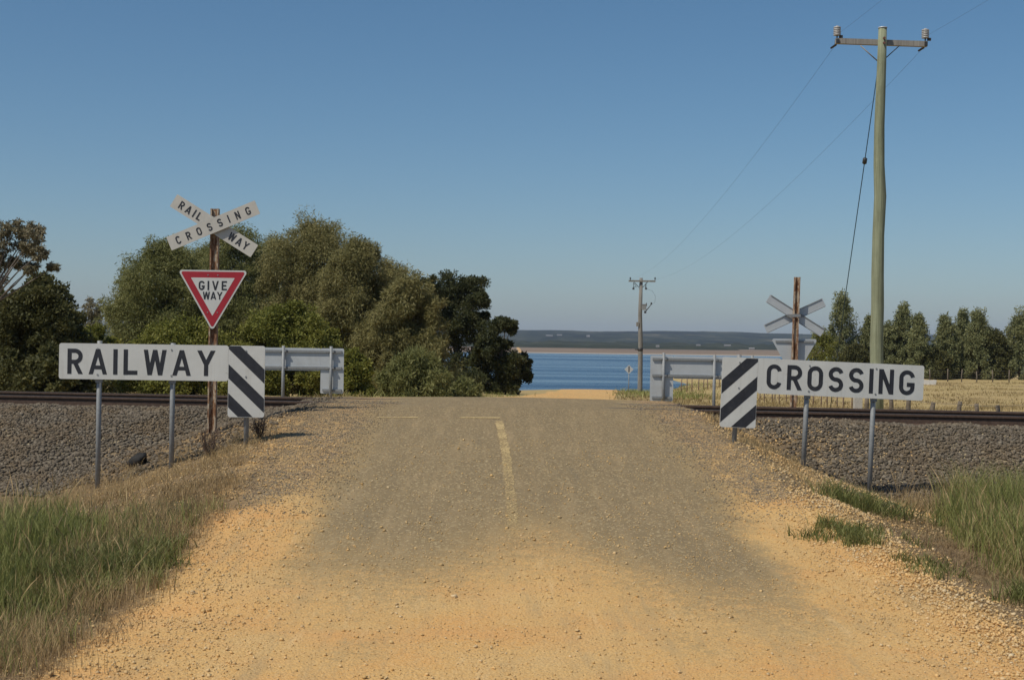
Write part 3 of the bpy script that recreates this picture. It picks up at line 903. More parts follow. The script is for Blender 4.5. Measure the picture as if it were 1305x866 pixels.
Y1 = 17.9
width_sign("crossing_width_sign", "near white RAILWAY name board with striped hazard board left of the road", "crossing width signs",
           at(291.5, 440, Y1), -1, 0.05, [(at(125, 440, Y1).x - at(291.5, 440, Y1).x, .035), (at(219, 440, Y1).x - at(291.5, 440, Y1).x, .02), (at(314, 440, Y1).x - at(291.5, 440, Y1).x, .0)], "RAILWAY", lean=.0)
Y2 = 18.25
s2 = at(966.5, 456.3, Y2)
width_sign("crossing_width_sign", "near tilted white CROSSING name board with striped hazard board right of the road", "crossing width signs",
           s2, 1, 1.75, [(at(943, 456, Y2).x - s2.x, .035), (at(1032, 458, Y2).x - s2.x, -.01), (at(1117, 462, Y2).x - s2.x, -.01)], "CROSSING", lean=-.03)
Y3 = 28.3
s3 = at(409, 443.5, Y3)
width_sign("crossing_width_sign", "grey back of the far width sign left of the road by the bushes", "crossing width signs",
           s3, -1, 0.0, [(at(300, 445, Y3).x - s3.x, .03), (at(362, 445, Y3).x - s3.x, .04), (at(422.7, 445, Y3).x - s3.x, .04)], "CROSSING", front=False)
s4 = at(858.5, 453.3, Y3)
width_sign("crossing_width_sign", "grey back of the far width sign right of the road before the lake", "crossing width signs",
           s4, 1, 0.3, [(at(845.5, 453, Y3).x - s4.x, .06), (at(910, 453, Y3).x - s4.x, .04), (at(958, 453, Y3).x - s4.x, .04)], "RAILWAY", front=False)

# ------------------------------------------------------------------ crossbuck posts
def crossbuck(name, label, base_xy, top_z, centre_z, gw_top, front, a_front, a_back, off_x=0.0, lean=0.0, L_=1.34, Wb=.19):
    x0, y0 = base_xy
    z0 = gz(x0, y0)
    root = empty(name, (x0, y0, z0), label, "railway sign", "rusty railway crossing posts")
    H = top_z - z0
    f = -1 if front else 1
    # post: old rail / I section seen web-on
    pw, pd, tf = .115, .10, .020
    mb = MB()
    def seg(xa, xb, ya, yb):
        vs_ = []
        for z in (-.3, H):
            lx = lean * z / H
            vs_ += [(xa + lx, ya, z), (xb + lx, ya, z), (xb + lx, yb, z), (xa + lx, yb, z)]
        mb.add(vs_, [(3, 2, 1, 0), (4, 5, 6, 7), (0, 1, 5, 4), (1, 2, 6, 5), (2, 3, 7, 6), (3, 0, 4, 7)])
    seg(-pw / 2, -pw / 2 + tf, -pd / 2, pd / 2); seg(pw / 2 - tf, pw / 2, -pd / 2, pd / 2); seg(-pw / 2 + tf + .0005, pw / 2 - tf - .0005, -.012, .012)
    po = mb.build("post", M_rust, root)
    zc = centre_z - z0
    lx = lean * zc / H
    # blades
    for k, (ang_, text, dy) in enumerate(((a_back, "RAIL", .055), (a_front, "CROSSING", .105))):
        mb = MB(); rot = Matrix.Rotation(-R(ang_), 3, 'Y')
        y = f * (pd / 2 + dy - .04)
        mb.prism(rounded(L_, Wb, .012), -.004, .004, (lx + off_x, y, zc), rot)
        bl = mb.build("blade", M_cream if front else M_alu, root)
        bl["label"] = ("RAILWAY" if text == "RAIL" else "CROSSING") + " blade"
        for word, wdt, ox in ((("CROSSING", 1.14, 0),) if text == "CROSSING" else (("RAIL", .36, -.395), ("WAY", .32, .415))):
            lt = MB(); add_mb(lt, lettering(word, .115, wdt, s=.17, w_=.58), Matrix.Translation((ox, 0, 0)))
            if front:
                lt.v = [tuple(rot @ Vector((p[0], p[1] - .004, p[2])) + Vector((lx + off_x, y, zc))) for p in lt.v]
            else:
                lt.v = [tuple(rot @ Vector((-p[0], -p[1] + .004, p[2])) + Vector((lx + off_x, y, zc))) for p in lt.v]
            lt.build("lettering", M_black, bl)
        if not front:       # stiffening lips on the back
            for s_ in (-1, 1):
                ed = MB(); ed.box((0, -.010, s_ * (Wb / 2 - .008)), (L_ - .04, .016, .016))
                ed.v = [tuple(rot @ Vector(p) + Vector((lx + off_x, y, zc))) for p in ed.v]
                ed.build("stiffener", M_galv, bl)
    mb = MB(); mb.box((lx + off_x, f * (pd / 2 + .006), zc), (.34, .012, .06)); mb.build("bracket", M_rust if front else M_galv, root); mb = MB(); mb.box((lx, -f * (pd / 2 + .006), zc), (.17, .012, .06)); mb.build("bracket", M_rust if front else M_galv, root)
    # give way plate
    zt = gw_top - z0
    S = 1.0 if front else .96
    def tri(s_, r, dz=0):
        hgt = s_ * .8660
        C = [(-s_ / 2, 0), (s_ / 2, 0), (0, -hgt)]
        out = []
        cen = (0, -hgt / 3)
        for (cx, cz), a0 in zip(C, (90, -30, -150)):
            dx, dz_ = cen[0] - cx, cen[1] - cz; dl = math.hypot(dx, dz_)
            ox, oz = cx + dx / dl * 2 * r, cz + dz_ / dl * 2 * r
            for k in range(7):
                a = R(a0 + 120 * (1 - k / 6)); out.append((ox + r * math.cos(a), oz + r * math.sin(a) + dz))
        return out
    y = f * (pd / 2 + .03)
    lxx = lean * zt / H
    mb = MB(); mb.prism(tri(S, .035), -.004, .004, (lxx, y, zt)); gp = mb.build("give_way_plate", M_white if front else M_alu, root)
    mb = MB(); mb.prism(tri(S - .075, .022, -.0215), -.0055 if front else .0042, -.0042 if front else .0055, (lxx, y, zt)); mb.build("red_border", M_red, gp)
    mb = MB(); mb.prism(tri(S - .375, .006, -.108), -.0068 if front else .0057, -.0057 if front else .0068, (lxx, y, zt)); mb.build("white_centre", M_white, gp)
    for word, hh, ww, zz in (("GIVE", .130, .400, -.218), ("WAY", .108, .280, -.362)):
        lt = lettering(word, hh, ww, s=.17, w_=.62)
        lt.v = [((p[0] if front else -p[0]) + lxx, (p[1] - .0069 if front else -p[1] + .0069) + y, p[2] + zt + zz) for p in lt.v]
        lt.build("lettering", M_black, gp)
    for z in (-.075, -.62):
        mb = MB(); mb.box((lxx, f * (pd / 2 + .012), zt + z + (.02 if z > -.5 else 0)), (.78 if z > -.5 else .16, .022, .040)); mb.build("mounting_rail", M_galv, root)
    if front:
        for (bx, bz) in ((-.07, -.07), (.07, -.07), (-.07, -.62 + .02), (.07, -.62 + .02)):
            mb = MB(); mb.tube([(lxx + bx, y - .006, zt + bz), (lxx + bx, y - .011, zt + bz)], .009, 8); mb.build("bolt", M_galv, gp)
    return root
YC = 20.3
pb_, pt_, pc_, pg1 = at(268.5, 540, YC), at(270, 266, YC), at(268.8, 288, YC), at(270, 344.5, YC)
crossbuck("railway_crossing_post", "near rusty post with white RAILWAY CROSSING crossbuck and red GIVE WAY triangle", (pb_.x + .02, YC), pt_.z, pc_.z, pg1.z, True, 22.6 + .8, -32.2 + .8, lean=.0, L_=1.36, Wb=.205)
YD = 29.2
pb_, pt_, pc_, pg1 = at(1010, 522, YD), at(1015.5, 353, YD), at(1013.5, 402, YD), at(1012, 431.5, YD)
crossbuck("railway_crossing_post", "far rusty post with the grey backs of its crossbuck and triangle behind the CROSSING board", (pb_.x, YD), pt_.z, pc_.z, pg1.z, False, 24.6 + .8, -32.5 + .8, lean=.06, L_=1.33, Wb=.185)

# ------------------------------------------------------------------ power poles
def insulator(mb, x, y, z, n=5, r=.075, h=.036):
    pts, rd = [], []
    for k in range(n):
        zz = z + k * h
        pts += [(x, y, zz), (x, y, zz + h * .25), (x, y, zz + h * .9), (x, y, zz + h * .97)]; rd += [r * .6, r, r * .92, r * .55]
    pts.append((x, y, z + n * h + .02)); rd.append(r * .35)
    mb.tube(pts, rd, 14)
YP = 33.0
pb_, pt_ = at(1117.5, 523, YP), at(1125, 36, YP)
gz0 = gz(pb_.x, YP)
pole = empty("power_pole", (pb_.x, YP, gz0), "tall greenish timber power pole with a crossarm right of the road", "power pole", "power poles")
Hp = pt_.z - gz0
ctrl = [(1117.5, 523, 8.6), (1117.5, 480, 8.4), (1117, 440, 8.3), (1118.5, 390, 8.0), (1118.5, 350, 7.8), (1119.5, 300, 7.4), (1122, 250, 7.6), (1120.5, 210, 6.9), (1121, 160, 6.4), (1122.5, 120, 6.1), (1124, 80, 5.7), (1125.3, 36, 5.2)]
pts = [(pb_.x * 0 + at(a, b_, YP).x - pb_.x, 0, at(a, b_, YP).z - gz0) for a, b_, _ in ctrl]
pts[0] = (0, 0, -.5)
mb = MB(); mb.tube(pts, [r / FPX * YP for _, _, r in ctrl], 18); mb.build("pole_shaft", M_pole, pole)
mb = MB(); mb.tube([(pts[-1][0], 0, Hp), (pts[-1][0], 0, Hp + .025)], .105, 18); mb.build("pole_cap", M_alu, pole)
la, ra = at(1067, 50.5, YP), at(1184, 54.5, YP)
ca = at(1125, 52.5, YP)
ya = .15
mb = MB(); mb.box((((la.x + ra.x) / 2) - pb_.x, ya, (la.z + ra.z) / 2 - gz0), (ra.x - la.x, .11, .125), Matrix.Rotation(math.atan2(la.z - ra.z, ra.x - la.x), 3, 'Y'))
arm = mb.build("crossarm", M_arm, pole)
for (px, py) in ((1069, 45), (1182, 48.5)):
    p = at(px, py, YP)
    mb = MB(); mb.tube([(p.x - pb_.x, ya, p.z - gz0 - .05), (p.x - pb_.x, ya, p.z - gz0 + .03)], .016, 8); pin = mb.build("insulator_pin", M_dark, pole)
    mb = MB(); insulator(mb, p.x - pb_.x, ya, p.z - gz0 + .025, 5, .088, .042); mb.build("insulator", M_ins, pole)
    mb = MB()
    q = at(px - 5, py + 15, YP)
    mb.tube([(p.x - pb_.x, ya + .06, p.z - gz0 - .05), (p.x - pb_.x, ya + .14, p.z - gz0 - .16), (q.x - pb_.x, ya + .25, q.z - gz0 + .06)], [.035, .03, .022], 8)
    mb.box((p.x - pb_.x, ya - .07, p.z - gz0 - .11), (.07, .03, .10)); mb.box((p.x - pb_.x + .09, ya, p.z - gz0 + .005), (.08, .06, .06))
    mb.build("strain_clamp", M_dark, pole)
for s_ in (-1, 1):
    a = at(1123, 77, YP); b__ = at(1123 + s_ * 25, 57, YP)
    mb = MB(); mb.tube([(a.x - pb_.x + s_ * .05, .09, a.z - gz0), (b__.x - pb_.x, ya - .065, b__.z - gz0)], .013, 6); mb.build("brace", M_arm if s_ < 0 else M_dark, pole)
M_bolt = simple("rusty_bolt", (.16, .07, .05), .8)
for dz in (-.06, .05):
    mb = MB(); c_ = at(1125.5, 52.5, YP); mb.tube([(c_.x - pb_.x, -.11, c_.z - gz0 + dz), (c_.x - pb_.x, -.145, c_.z - gz0 + dz)], .030, 8); mb.build("bolt", M_bolt, pole)

YQ = 113.0
qb, qt = at(815.5, 503, YQ), at(817.2, 354, YQ)
g2 = gz(qb.x, YQ)
pole2 = empty("power_pole", (qb.x, YQ, g2), "distant grey timber power pole with a crossarm beside the lake", "power pole", "power poles")
def q2(px, py, dy=0): p = at(px, py, YQ); return Vector((p.x - qb.x, dy, p.z - g2))
mb = MB(); mb.tube([(0, 0, -.5), q2(815.5, 503), q2(816.3, 440), q2(815.8, 400), q2(817.2, 354)], [.21, .20, .185, .16, .13], 14); mb.build("pole_shaft", M_pole2, pole2)
mb = MB(); a, b__ = q2(801, 358), q2(835, 358.4); mb.box(((a + b__) / 2 + Vector((0, -.2, 0))), ((b__ - a).length, .1, .13)); mb.build("crossarm", M_pole2, pole2)
for px in (803, 834.5):
    mb = MB(); p = q2(px, 357.5, -.2); mb.tube([p, p + Vector((0, 0, .12))], .02, 6); insulator(mb, p.x, p.y, p.z + .08, 4, .06, .04); mb.build("insulator", M_dark, pole2)
for (px, px2) in ((807, 812), (823, 821)):
    mb = MB(); p = q2(px, 360, -.2); mb.tube([p, q2(px2 - (1 if px < 815 else -1), 366, -.15), q2(px, 365, -.2), q2(px, 368, -.2)], [.02, .02, .035, .03], 6)
    mb.tube([p, q2(px + .2, 364.5, -.2)], .02, 6); insulator(mb, q2(px, 369).x, -.2, q2(px, 369).z, 3, .09, .05); mb.build("drop_fuse", M_dark, pole2)
mb = MB(); mb.tube([q2(814, 366, -.1), q2(808, 359.5, -.2)], .025, 6); mb.build("brace", M_dark, pole2)
mb = MB(); mb.tube([q2(819, 366, -.1), q2(825, 359.5, -.2)], .025, 6); mb.build("brace", M_dark, pole2)
mb = MB(); c_ = q2(820.5, 391.5, -.15); mb.box(c_, (.36, .3, .42), bev=.03); mb.box(c_ + Vector((0, 0, .23)), (.40, .34, .05)); bx = mb.build("switch_box", M_galv, pole2)
mb = MB(); mb.tube([q2(823, 396, -.2), q2(827, 391, -.3), q2(830, 387, -.35)], [.04, .03, .03], 6); insulator(mb, q2(829.5, 388).x, -.35, q2(829.5, 388).z, 3, .07, .05); mb.tube([q2(823.5, 390, -.2), q2(823.5, 386, -.2)], .05, 6); mb.tube([q2(822, 396, -.2), q2(822, 399, -.2)], .09, 8); mb.build("cable_bushing", M_dark, bx)
mb = MB(); c_ = q2(812.5, 413, -.1); mb.box(c_, (.22, .22, .34), bev=.03); mb.tube([c_ + Vector((.1, 0, .1)), q2(816, 409, -.1)], .03, 6); mb.build("lamp_housing", M_pole2, pole2)
mb = MB(); c_ = q2(816, 445, 0); mb.tube([c_ - Vector((0, 0, .12)), c_ + Vector((0, 0, .12))], .21, 12); mb.tube([c_ - Vector((.42, .05, 0)), c_], .06, 6); mb.build("collar", M_dark, pole2)
# dangling loop of cable from the crossarm to the box
mb = MB(); mb.tube([q2(824, 368, -.25), q2(831, 371, -.3), q2(835, 378, -.3), q2(834, 385, -.3), q2(830, 388, -.35)], .008, 5); mb.build("cable_loop", M_wire, pole2)

def wire(name, a, b_, sag, r, label, mat=M_wire, n=40):
    mb = MB(); c_ = (a + b_) / 2
    pts = [(a.lerp(b_, k / n) - Vector((0, 0, 4 * sag * (k / n) * (1 - k / n)))) for k in range(n + 1)]
    mb.tube([p - a for p in pts], r, 6)
    o = mb.build(name, mat, None, a)
    return tag(o, label, "overhead wire", "overhead wires")
wL, wR = at(1063, 60, YP + .4), at(1176, 62, YP + .4)
qL, qR = at(803, 356, YQ), at(834.5, 356, YQ)
wire("power_line", wL, qL, 1.1, .0026, "thin wire from the left end of the tall pole's crossarm to the distant pole")
wire("power_line", wR, qR, 1.1, .0026, "thin wire from the right end of the tall pole's crossarm to the distant pole")
for (p, q, l) in ((at(1070, 42, YP), Vector((5.6, -45, pt_.z + .1)), "left"), (at(1184, 44, YP), Vector((8.0, -45, pt_.z + .1)), "right")):
    wire("power_line", p, q, 1.3, .0017, "thin wire running over the camera from the %s insulator of the tall pole" % l)
# stay wire with its insulator
a = at(1118.5, 92, YP); b__ = at(1102.3, 205, YP + 1.2)
c_ = at(1078, 373, YP + 3.1); e_ = at(1058, 512, YP + 4.6); e_.z = gz(e_.x, e_.y)
stay = empty("stay_wire", (e_.x, e_.y, e_.z), "blue grey stay wire with a brown insulator leaning from the tall pole to the ground", "stay wire")
o_ = Vector(stay.location)
mb = MB(); mb.tube([a - o_, b__ - o_, c_ - o_, e_ - o_], .011, 6); mb.build("wire", M_stay, stay)
mb = MB(); dv = (c_ - b__).normalized(); mb.tube([b__ - o_ - dv * .08, b__ - o_ - dv * .06, b__ - o_ + dv * .06, b__ - o_ + dv * .08], [.03, .055, .055, .03], 10); mb.build("insulator", M_dark, stay)

# ------------------------------------------------------------------ small marker by the lake, posts, fences
YM = 112.0
p = at(801.5, 470.5, YM); gm = gz(p.x, YM)
mk2 = empty("marker_sign", (p.x, YM, gm), "tiny pale diamond marker on a thin post beside the distant pole", "marker")
mb = MB(); mb.prism([(0, -.36), (.36, 0), (0, .36), (-.36, 0)], -.01, .01, (0, -.05, p.z - gm)); mb.build("diamond_plate", M_alu, mk2)
mb = MB(); mb.box((0, -.065, p.z - gm + .02), (.09, .01, .46)); mb.build("dark_bar", M_dark, mk2)
mb = MB(); mb.tube([(0, 0, -.3), (0, 0, p.z - gm + .1)], .035, 8); mb.build("post", M_galv, mk2)

M_fpost = simple("grey_fence_timber", (.15, .12, .09), .95, var=.3, scale=9, bumpd=.004)
M_picket = simple("steel_picket", (.23, .16, .12), .85, var=.25, scale=12)
M_fwire = simple("fence_wire", (.20, .19, .18), .6, .4, var=.1)
def fence(label, A, B, n, hgt, r, mat, nw=4, jitter=.03, wr=.004, skip=()):
    A, B = Vector(A), Vector(B)
    root = empty("wire_fence", (A.x, A.y, gz(A.x, A.y)), label, "fence")
    o = Vector(root.location); tops = []
    for k in range(n):
        p = A.lerp(B, k / (n - 1)); p = Vector((p.x + random.uniform(-jitter, jitter) * 2, p.y, 0)); z = gz(p.x, p.y)
        h = hgt * random.uniform(.86, 1.1)
        lean_ = random.uniform(-jitter, jitter)
        mb = MB(); mb.tube([Vector((p.x, p.y, z - .3)) - o, Vector((p.x, p.y, z + h * .5)) - o, Vector((p.x + lean_, p.y, z + h)) - o], [r, r * random.uniform(.9, 1.05), r * .9], 7)
        mb.build("post", mat, root); tops.append(Vector((p.x, p.y, z)))
    mb = MB()
    for w_ in range(nw):
        hh = hgt * (.25 + .6 * w_ / max(1, nw - 1))
        mb.tube([t_ + Vector((0, -r, hh)) - o for t_ in tops], wr, 4)
    mb.build("wires", M_fwire, root)
    return root
fence("nearer thin picket fence in the dry grass under the CROSSING board", (at(868, 500, 80).x, 62, 0), (at(1085, 520, 40).x, 38, 0), 26, 1.0, .022, M_picket, jitter=.04)
fence("row of short weathered timber posts right of the tall pole just past the rails", (at(1092, 520, 38).x, 37, 0), (at(1300, 525, 38).x, 36.0, 0), 9, .36, .06, M_fpost, nw=2, jitter=.05)
fence("timber post fence standing before the row of windbreak trees", (at(1020, 495, 140).x, 136, 0), (at(1400, 495, 130).x, 128, 0), 20, 1.15, .055, M_fpost, nw=4, jitter=.08)
fence("pale picket fence near the lake edge, showing beneath the far right width sign", (at(860, 495, 112).x, 108, 0), (at(1010, 497, 105).x, 100, 0), 22, 1.15, .04, M_picket, jitter=.08)
# grey strainer post
p = at(1093, 522, 36.2)
mb = MB(); mb.box((0, 0, .34), (.20, .16, 1.0), bev=.02); mb.box((-.0, 0, .87), (.15, .12, .06))
o = mb.build("strainer_post", simple("pale_post", (.40, .38, .35), .9, var=.15, scale=14, bumpd=.004), None, (p.x, 36.2, gz(p.x, 36.2) - .1)); tag(o, "stout pale grey post between the tall pole and the CROSSING board", "fence post")
# white trough in paddock
p = at(1180, 507, 118)
mb = MB(); z = 0
mb.prism([(-.7, 0), (.7, 0), (.78, .4), (.70, .4), (.62, .12), (-.62, .12), (-.70, .4), (-.78, .4)], -.35, .35)
mb.box((0, -.35, .2), (1.4, .04, .38)); mb.box((0, .35, .2), (1.4, .04, .38))
o = mb.build("trough", simple("white_concrete", (.62, .60, .56), .8), None, (p.x, 118, gz(p.x, 118))); tag(o, "small white trough in the paddock just right of the CROSSING board", "trough")

# far sheds and houses across the lake
M_fwall = simple("far_wall", (.24, .22, .20), .8); M_froof = simple("far_roof", (.27, .26, .25), .8)
farb = [(713, 427, 4600, 26, 6, "pale farmhouse on the far hills, the second one from the left"), (700, 427.5, 4300, 34, 5, "long pale house on the far hills, leftmost of them"), (749.5, 429, 4400, 17, 8, "tall pale silo shed on the far hills above the lake centre"),
        (890, 439.5, 2790, 13, 3.5, "small pale shed at the far wood behind the far right sign"), (927, 440, 2780, 20, 4, "wider pale shed at the far wood above the striped board"), (838, 441, 2400, 9, 4, "tiny pale hut on the far shore just right of the distant pole"),
        (958, 444, 2300, 14, 4, "pale shed on the far shore above the CROSSING board")]
for (px, py, d, w_, h_, lab) in farb:
    p = at(px, py, d)
    base = gz(p.x, d) if d < 2900 else float(hz(np.array(p.x), np.array(float(d))))
    zb = max(base, p.z - h_ * .3) - .5
    b0 = empty("farm_building", (p.x, d, zb), lab, "farm building", "buildings across the lake")
    w_, h_ = w_ * .6, h_ * .55
    mb = MB(); mb.box((0, 0, h_ / 2), (w_, w_ * .6, h_)); mb.build("wall", M_fwall, b0)
    mb = MB(); mb.add([(-w_ / 2 - .4, -w_ * .3 - .4, h_), (w_ / 2 + .4, -w_ * .3 - .4, h_), (w_ / 2 + .4, w_ * .3 + .4, h_), (-w_ / 2 - .4, w_ * .3 + .4, h_), (-w_ / 2 - .4, 0, h_ * 1.5), (w_ / 2 + .4, 0, h_ * 1.5)], [(0, 1, 5, 4), (3, 4, 5, 2), (0, 4, 3), (1, 2, 5), (0, 3, 2, 1)]); mb.build("roof", M_froof, b0)

# ------------------------------------------------------------------ trees
def leaves(C, Rr, n, size, aspect, droop, shell=.45, up=0.0):
    """C (k,3) cluster centres, Rr (k,3) radii, n leaves per cluster -> quads"""
    k = len(C)
    idx = np.repeat(np.arange(k), n) if np.isscalar(n) else np.repeat(np.arange(k), n)
    m = len(idx)
    u = rng.normal(size=(m, 3)); u /= np.linalg.norm(u, axis=1)[:, None]
    rr = rng.random(m) ** shell
    wob = 1 + .22 * np.sin(u[:, 0] * 5 + idx) * np.cos(u[:, 2] * 6 + idx * 2.1)
    P = C[idx] + u * Rr[idx] * (rr * wob)[:, None]
    ax = u * .6 + rng.normal(size=(m, 3)) * .8; ax[:, 2] += -droop + up
    ax /= np.linalg.norm(ax, axis=1)[:, None]
    sd_ = np.cross(ax, rng.normal(size=(m, 3))); sd_ /= np.linalg.norm(sd_, axis=1)[:, None]
    s = size * rng.uniform(.55, 1.35, m)
    a = ax * s[:, None]; b_ = sd_ * (s * aspect)[:, None]
    Q = np.stack([P - b_ * .5, P + a * .55 - b_ * .6, P + a + b_ * .1, P + a * .45 + b_ * .6], 1)
    F_ = np.arange(m * 4).reshape(m, 4)
    return Q.reshape(-1, 3), F_
STY = {  # leaf size, aspect, droop, per-cluster count factor
    'oak': (.15, .17, .5), 'oakbrown': (.15, .17, .5), 'wattle': (.11, .40, .1), 'dark': (.14, .38, -.35), 'bushy': (.13, .45, .1), 'gum': (.15, .24, .9), 'wind': (.15, .30, .35)}
def tree(name, label, px, top, base_px, d, hw, kind, n_cl=40, per=500, shape='round', crown_from=.12, cat="tree", group=None, clusters=None, depth=None, bark=None, crad=.27, size=1.0, seed=0):
    """px: centre column, top: top row, hw: crown half width in px, d: distance"""
    r_ = np.random.default_rng(1000 + int(px * 7 + top) + seed)
    pt = at(px, top, d)
    x0 = at(px, 480, d).x
    z0 = gz(x0, d) - .05
    H = pt.z - z0; W = hw / FPX * d * (1.0 if clusters else 1.2)
    Dp = depth or W * .9
    root = empty(name, (x0, d, z0), label, cat, group)
    C, Rr = [], []
    if clusters:
        for (cx, cy, cr) in clusters:
            q = at(cx, cy, d); rad = cr / FPX * d
            C.append((q.x - x0, r_.uniform(-.5, .5) * Dp, q.z - z0)); Rr.append((rad, rad, rad * .8))
    else:
        for k in range(n_cl):
            h = crown_from + (1 - crown_from) * ((k + .5) / n_cl)
            if shape == 'cone': wv = (1 - h) ** .55 * 1.0 + .10
            elif shape == 'round': wv = math.sqrt(max(0.02, 1 - ((h - .48) / .56) ** 2))
            elif shape == 'dome': wv = math.sqrt(max(0.02, 1 - max(0, (h - .2) / .82) ** 2))
            else: wv = math.sqrt(max(.05, 1 - ((h - .62) / .42) ** 2))
            a = k * 2.399963 + r_.uniform(-.4, .4)
            rad = crad * W * r_.uniform(.55, 1.45)
            rr = max(0, wv - crad * .7) * (r_.uniform(.72, 1.04) if k % 4 else r_.uniform(.0, .7))
            wv *= r_.uniform(.8, 1.18) if shape == 'cone' else 1
            z = h * H - rad * .55 * h
            C.append((math.cos(a) * rr * W, math.sin(a) * rr * Dp, max(rad * .5, z)))
            Rr.append((rad, rad, rad * .85 if shape != 'cone' else rad * 1.25))
    C = np.array(C); Rr = np.array(Rr)
    sz, asp_, dr = STY[kind]; sz *= size
    # each cluster breaks into smaller sprays so that the outline is ragged
    sub = 16 if kind == 'gum' else 8
    C2 = np.repeat(C, sub, 0); R2 = np.repeat(Rr, sub, 0)
    u = r_.normal(size=C2.shape); u /= np.linalg.norm(u, axis=1)[:, None]
    C2 = C2 + u * R2 * r_.uniform(.45, 1.35 if kind == 'gum' else 1.12, (len(C2), 1)); R2 = R2 * r_.uniform(.22, .50, (len(C2), 1)) * (.8 if kind == 'gum' else 1)
    if kind in ('oak', 'oakbrown'): R2[:, 2] *= 1.35
    C3 = np.concatenate([C, C2]); R3 = np.concatenate([Rr * (.45 if kind == 'gum' else .8), R2])
    per = int(per * 1.7)
    nper = np.concatenate([np.full(len(C), int(per * (.10 if kind == 'gum' else .42))), np.maximum(12, (per * .62 / sub * (.6 + R2[:, 0] / R2[:, 0].mean() * .5))).astype(int) * 1])
    V_, F_ = leaves(C3, R3, nper, sz, asp_, dr)
    V_[:, 2] = np.maximum(V_[:, 2], .02)
    np_mesh("crown", V_, F_, LM[kind], parent=root)
    mb = MB(); br = min(W, H * .35) * .05 + .04
    topz = min(H * .72, C[:, 2].max())
    tp = [(0, 0, -.3), (r_.uniform(-.1, .1), r_.uniform(-.1, .1), topz * .35), (r_.uniform(-.2, .2), 0, topz * .7), (r_.uniform(-.2, .2), 0, topz)]
    mb.tube(tp, [br * 1.2, br * .9, br * .6, br * .25], 8)
    step = max(1, len(C) // 22)
    for c_ in C[::step]:
        f0 = min(.8, max(.12, c_[2] / max(topz, .1) * .55)); st_ = Vector(tp[1]).lerp(Vector(tp[3]), f0) if f0 > .3 else Vector(tp[0]).lerp(Vector(tp[1]), f0 / .3)
        if st_.z > c_[2]: st_.z = c_[2] * .5
        e = Vector(c_); mid = st_.lerp(e, .55) + Vector((r_.uniform(-.1, .1), 0, r_.uniform(.0, .15))) * W * .5
        mb.tube([st_, mid, e], [br * .34, br * .18, br * .05], 5, cap=False)
    mb.build("trunk", bark or M_bark, root)
    return root

TG = "trees left of the road beyond the railway"
tree("gum_tree", "airy tall gum tree with bare pale branches at the far left edge", -14, 278, 0, 46, 60, 'gum', per=800, group=TG, bark=M_palebark, size=.8, depth=1.6,
     clusters=[(14, 292, 15), (35, 289, 13), (48, 300, 12), (-4, 300, 16), (58, 322, 9), (20, 312, 14), (40, 315, 9), (12, 334, 12), (32, 339, 9), (60, 338, 6), (-8, 328, 13), (-12, 355, 18), (44, 345, 5), (-25, 310, 20), (3, 318, 10)])
tree("dark_bush_tree", "dense dark rounded tree below the gum tree at the left", 50, 352, 0, 49, 62, 'bushy', 46, 620, 'dome', .03, group=TG, crad=.26)
tree("dark_bush_tree", "dense dark tree cut by the left edge of the view", -25, 362, 0, 52, 55, 'bushy', 34, 500, 'dome', .03, group=TG)
tree("gum_tree", "small gum tree showing above the bushes beside the dark rounded tree", 118, 380, 0, 68, 17, 'gum', 18, 220, 'spread', .3, group=TG, crad=.36)
tree("wattle_bush", "low green wattle behind the small gum, over the R of RAILWAY", 118, 412, 0, 55, 38, 'wattle', 28, 420, 'dome', .02, group=TG)
tree("sheoak_tree", "leftmost wide she oak with drooping foliage behind the GIVE WAY sign", 210, 303, 0, 63, 72, 'oak', 70, 1000, 'dome', .03, group=TG)
tree("sheoak_tree", "tall dark she oak peaking behind the crossbuck of the near post", 300, 286, 0, 72, 64, 'oak', 60, 900, 'dome', .03, group=TG)
tree("sheoak_tree", "tallest brownish she oak, right of the crossbuck, at the middle of the clump", 398, 276, 0, 67, 74, 'oakbrown', 76, 1000, 'dome', .03, group=TG)
tree("sheoak_tree", "brownish she oak on the sloping right shoulder of the clump", 455, 304, 0, 62, 60, 'oakbrown', 70, 1000, 'dome', .03, group=TG)
tree("sheoak_tree", "low brown she oak next to the dark cypress, nearest the road", 518, 352, 0, 58, 54, 'oakbrown', 60, 950, 'dome', .02, group=TG)
tree("wattle_bush", "yellow green wattle above the back of the far left width sign", 366, 386, 0, 51, 74, 'wattle', 48, 760, 'dome', .02, group=TG, crad=.24)
tree("wattle_bush", "yellow green bush low behind the GIVE WAY post and RAILWAY board", 235, 410, 0, 50, 84, 'wattle', 44, 640, 'dome', .02, group=TG, crad=.24)
tree("wattle_bush", "small yellow green bush at the right end of the far left width sign", 448, 446, 0, 43, 28, 'wattle', 24, 420, 'dome', .02, group=TG)
tree("wattle_bush", "olive bush low at the left behind the rails, under the dark tree", 75, 442, 0, 44, 50, 'bushy', 24, 420, 'dome', .02, group=TG)
tree("sheoak_tree", "low olive she oak spilling to the ground at the road's left verge", 528, 446, 0, 46, 46, 'oak', 34, 560, 'dome', .02, group=TG)
tree("sheoak_tree", "olive she oak filling in low behind the left end of the clump", 172, 352, 0, 66, 36, 'oak', 40, 520, 'dome', .02, group=TG)
tree("sheoak_tree", "olive she oak between the crossbuck and the tallest brown she oak", 350, 300, 0, 75, 66, 'oak', 60, 900, 'dome', .02, group=TG)
tree("sheoak_tree", "she oak hidden behind the GIVE WAY sign's left side, slightly lower than its neighbours", 255, 312, 0, 74, 62, 'oak', 56, 800, 'dome', .02, group=TG)
tree("sheoak_tree", "brown she oak in the dip before the flat topped cypress", 500, 338, 0, 70, 40, 'oakbrown', 50, 800, 'dome', .02, group=TG)
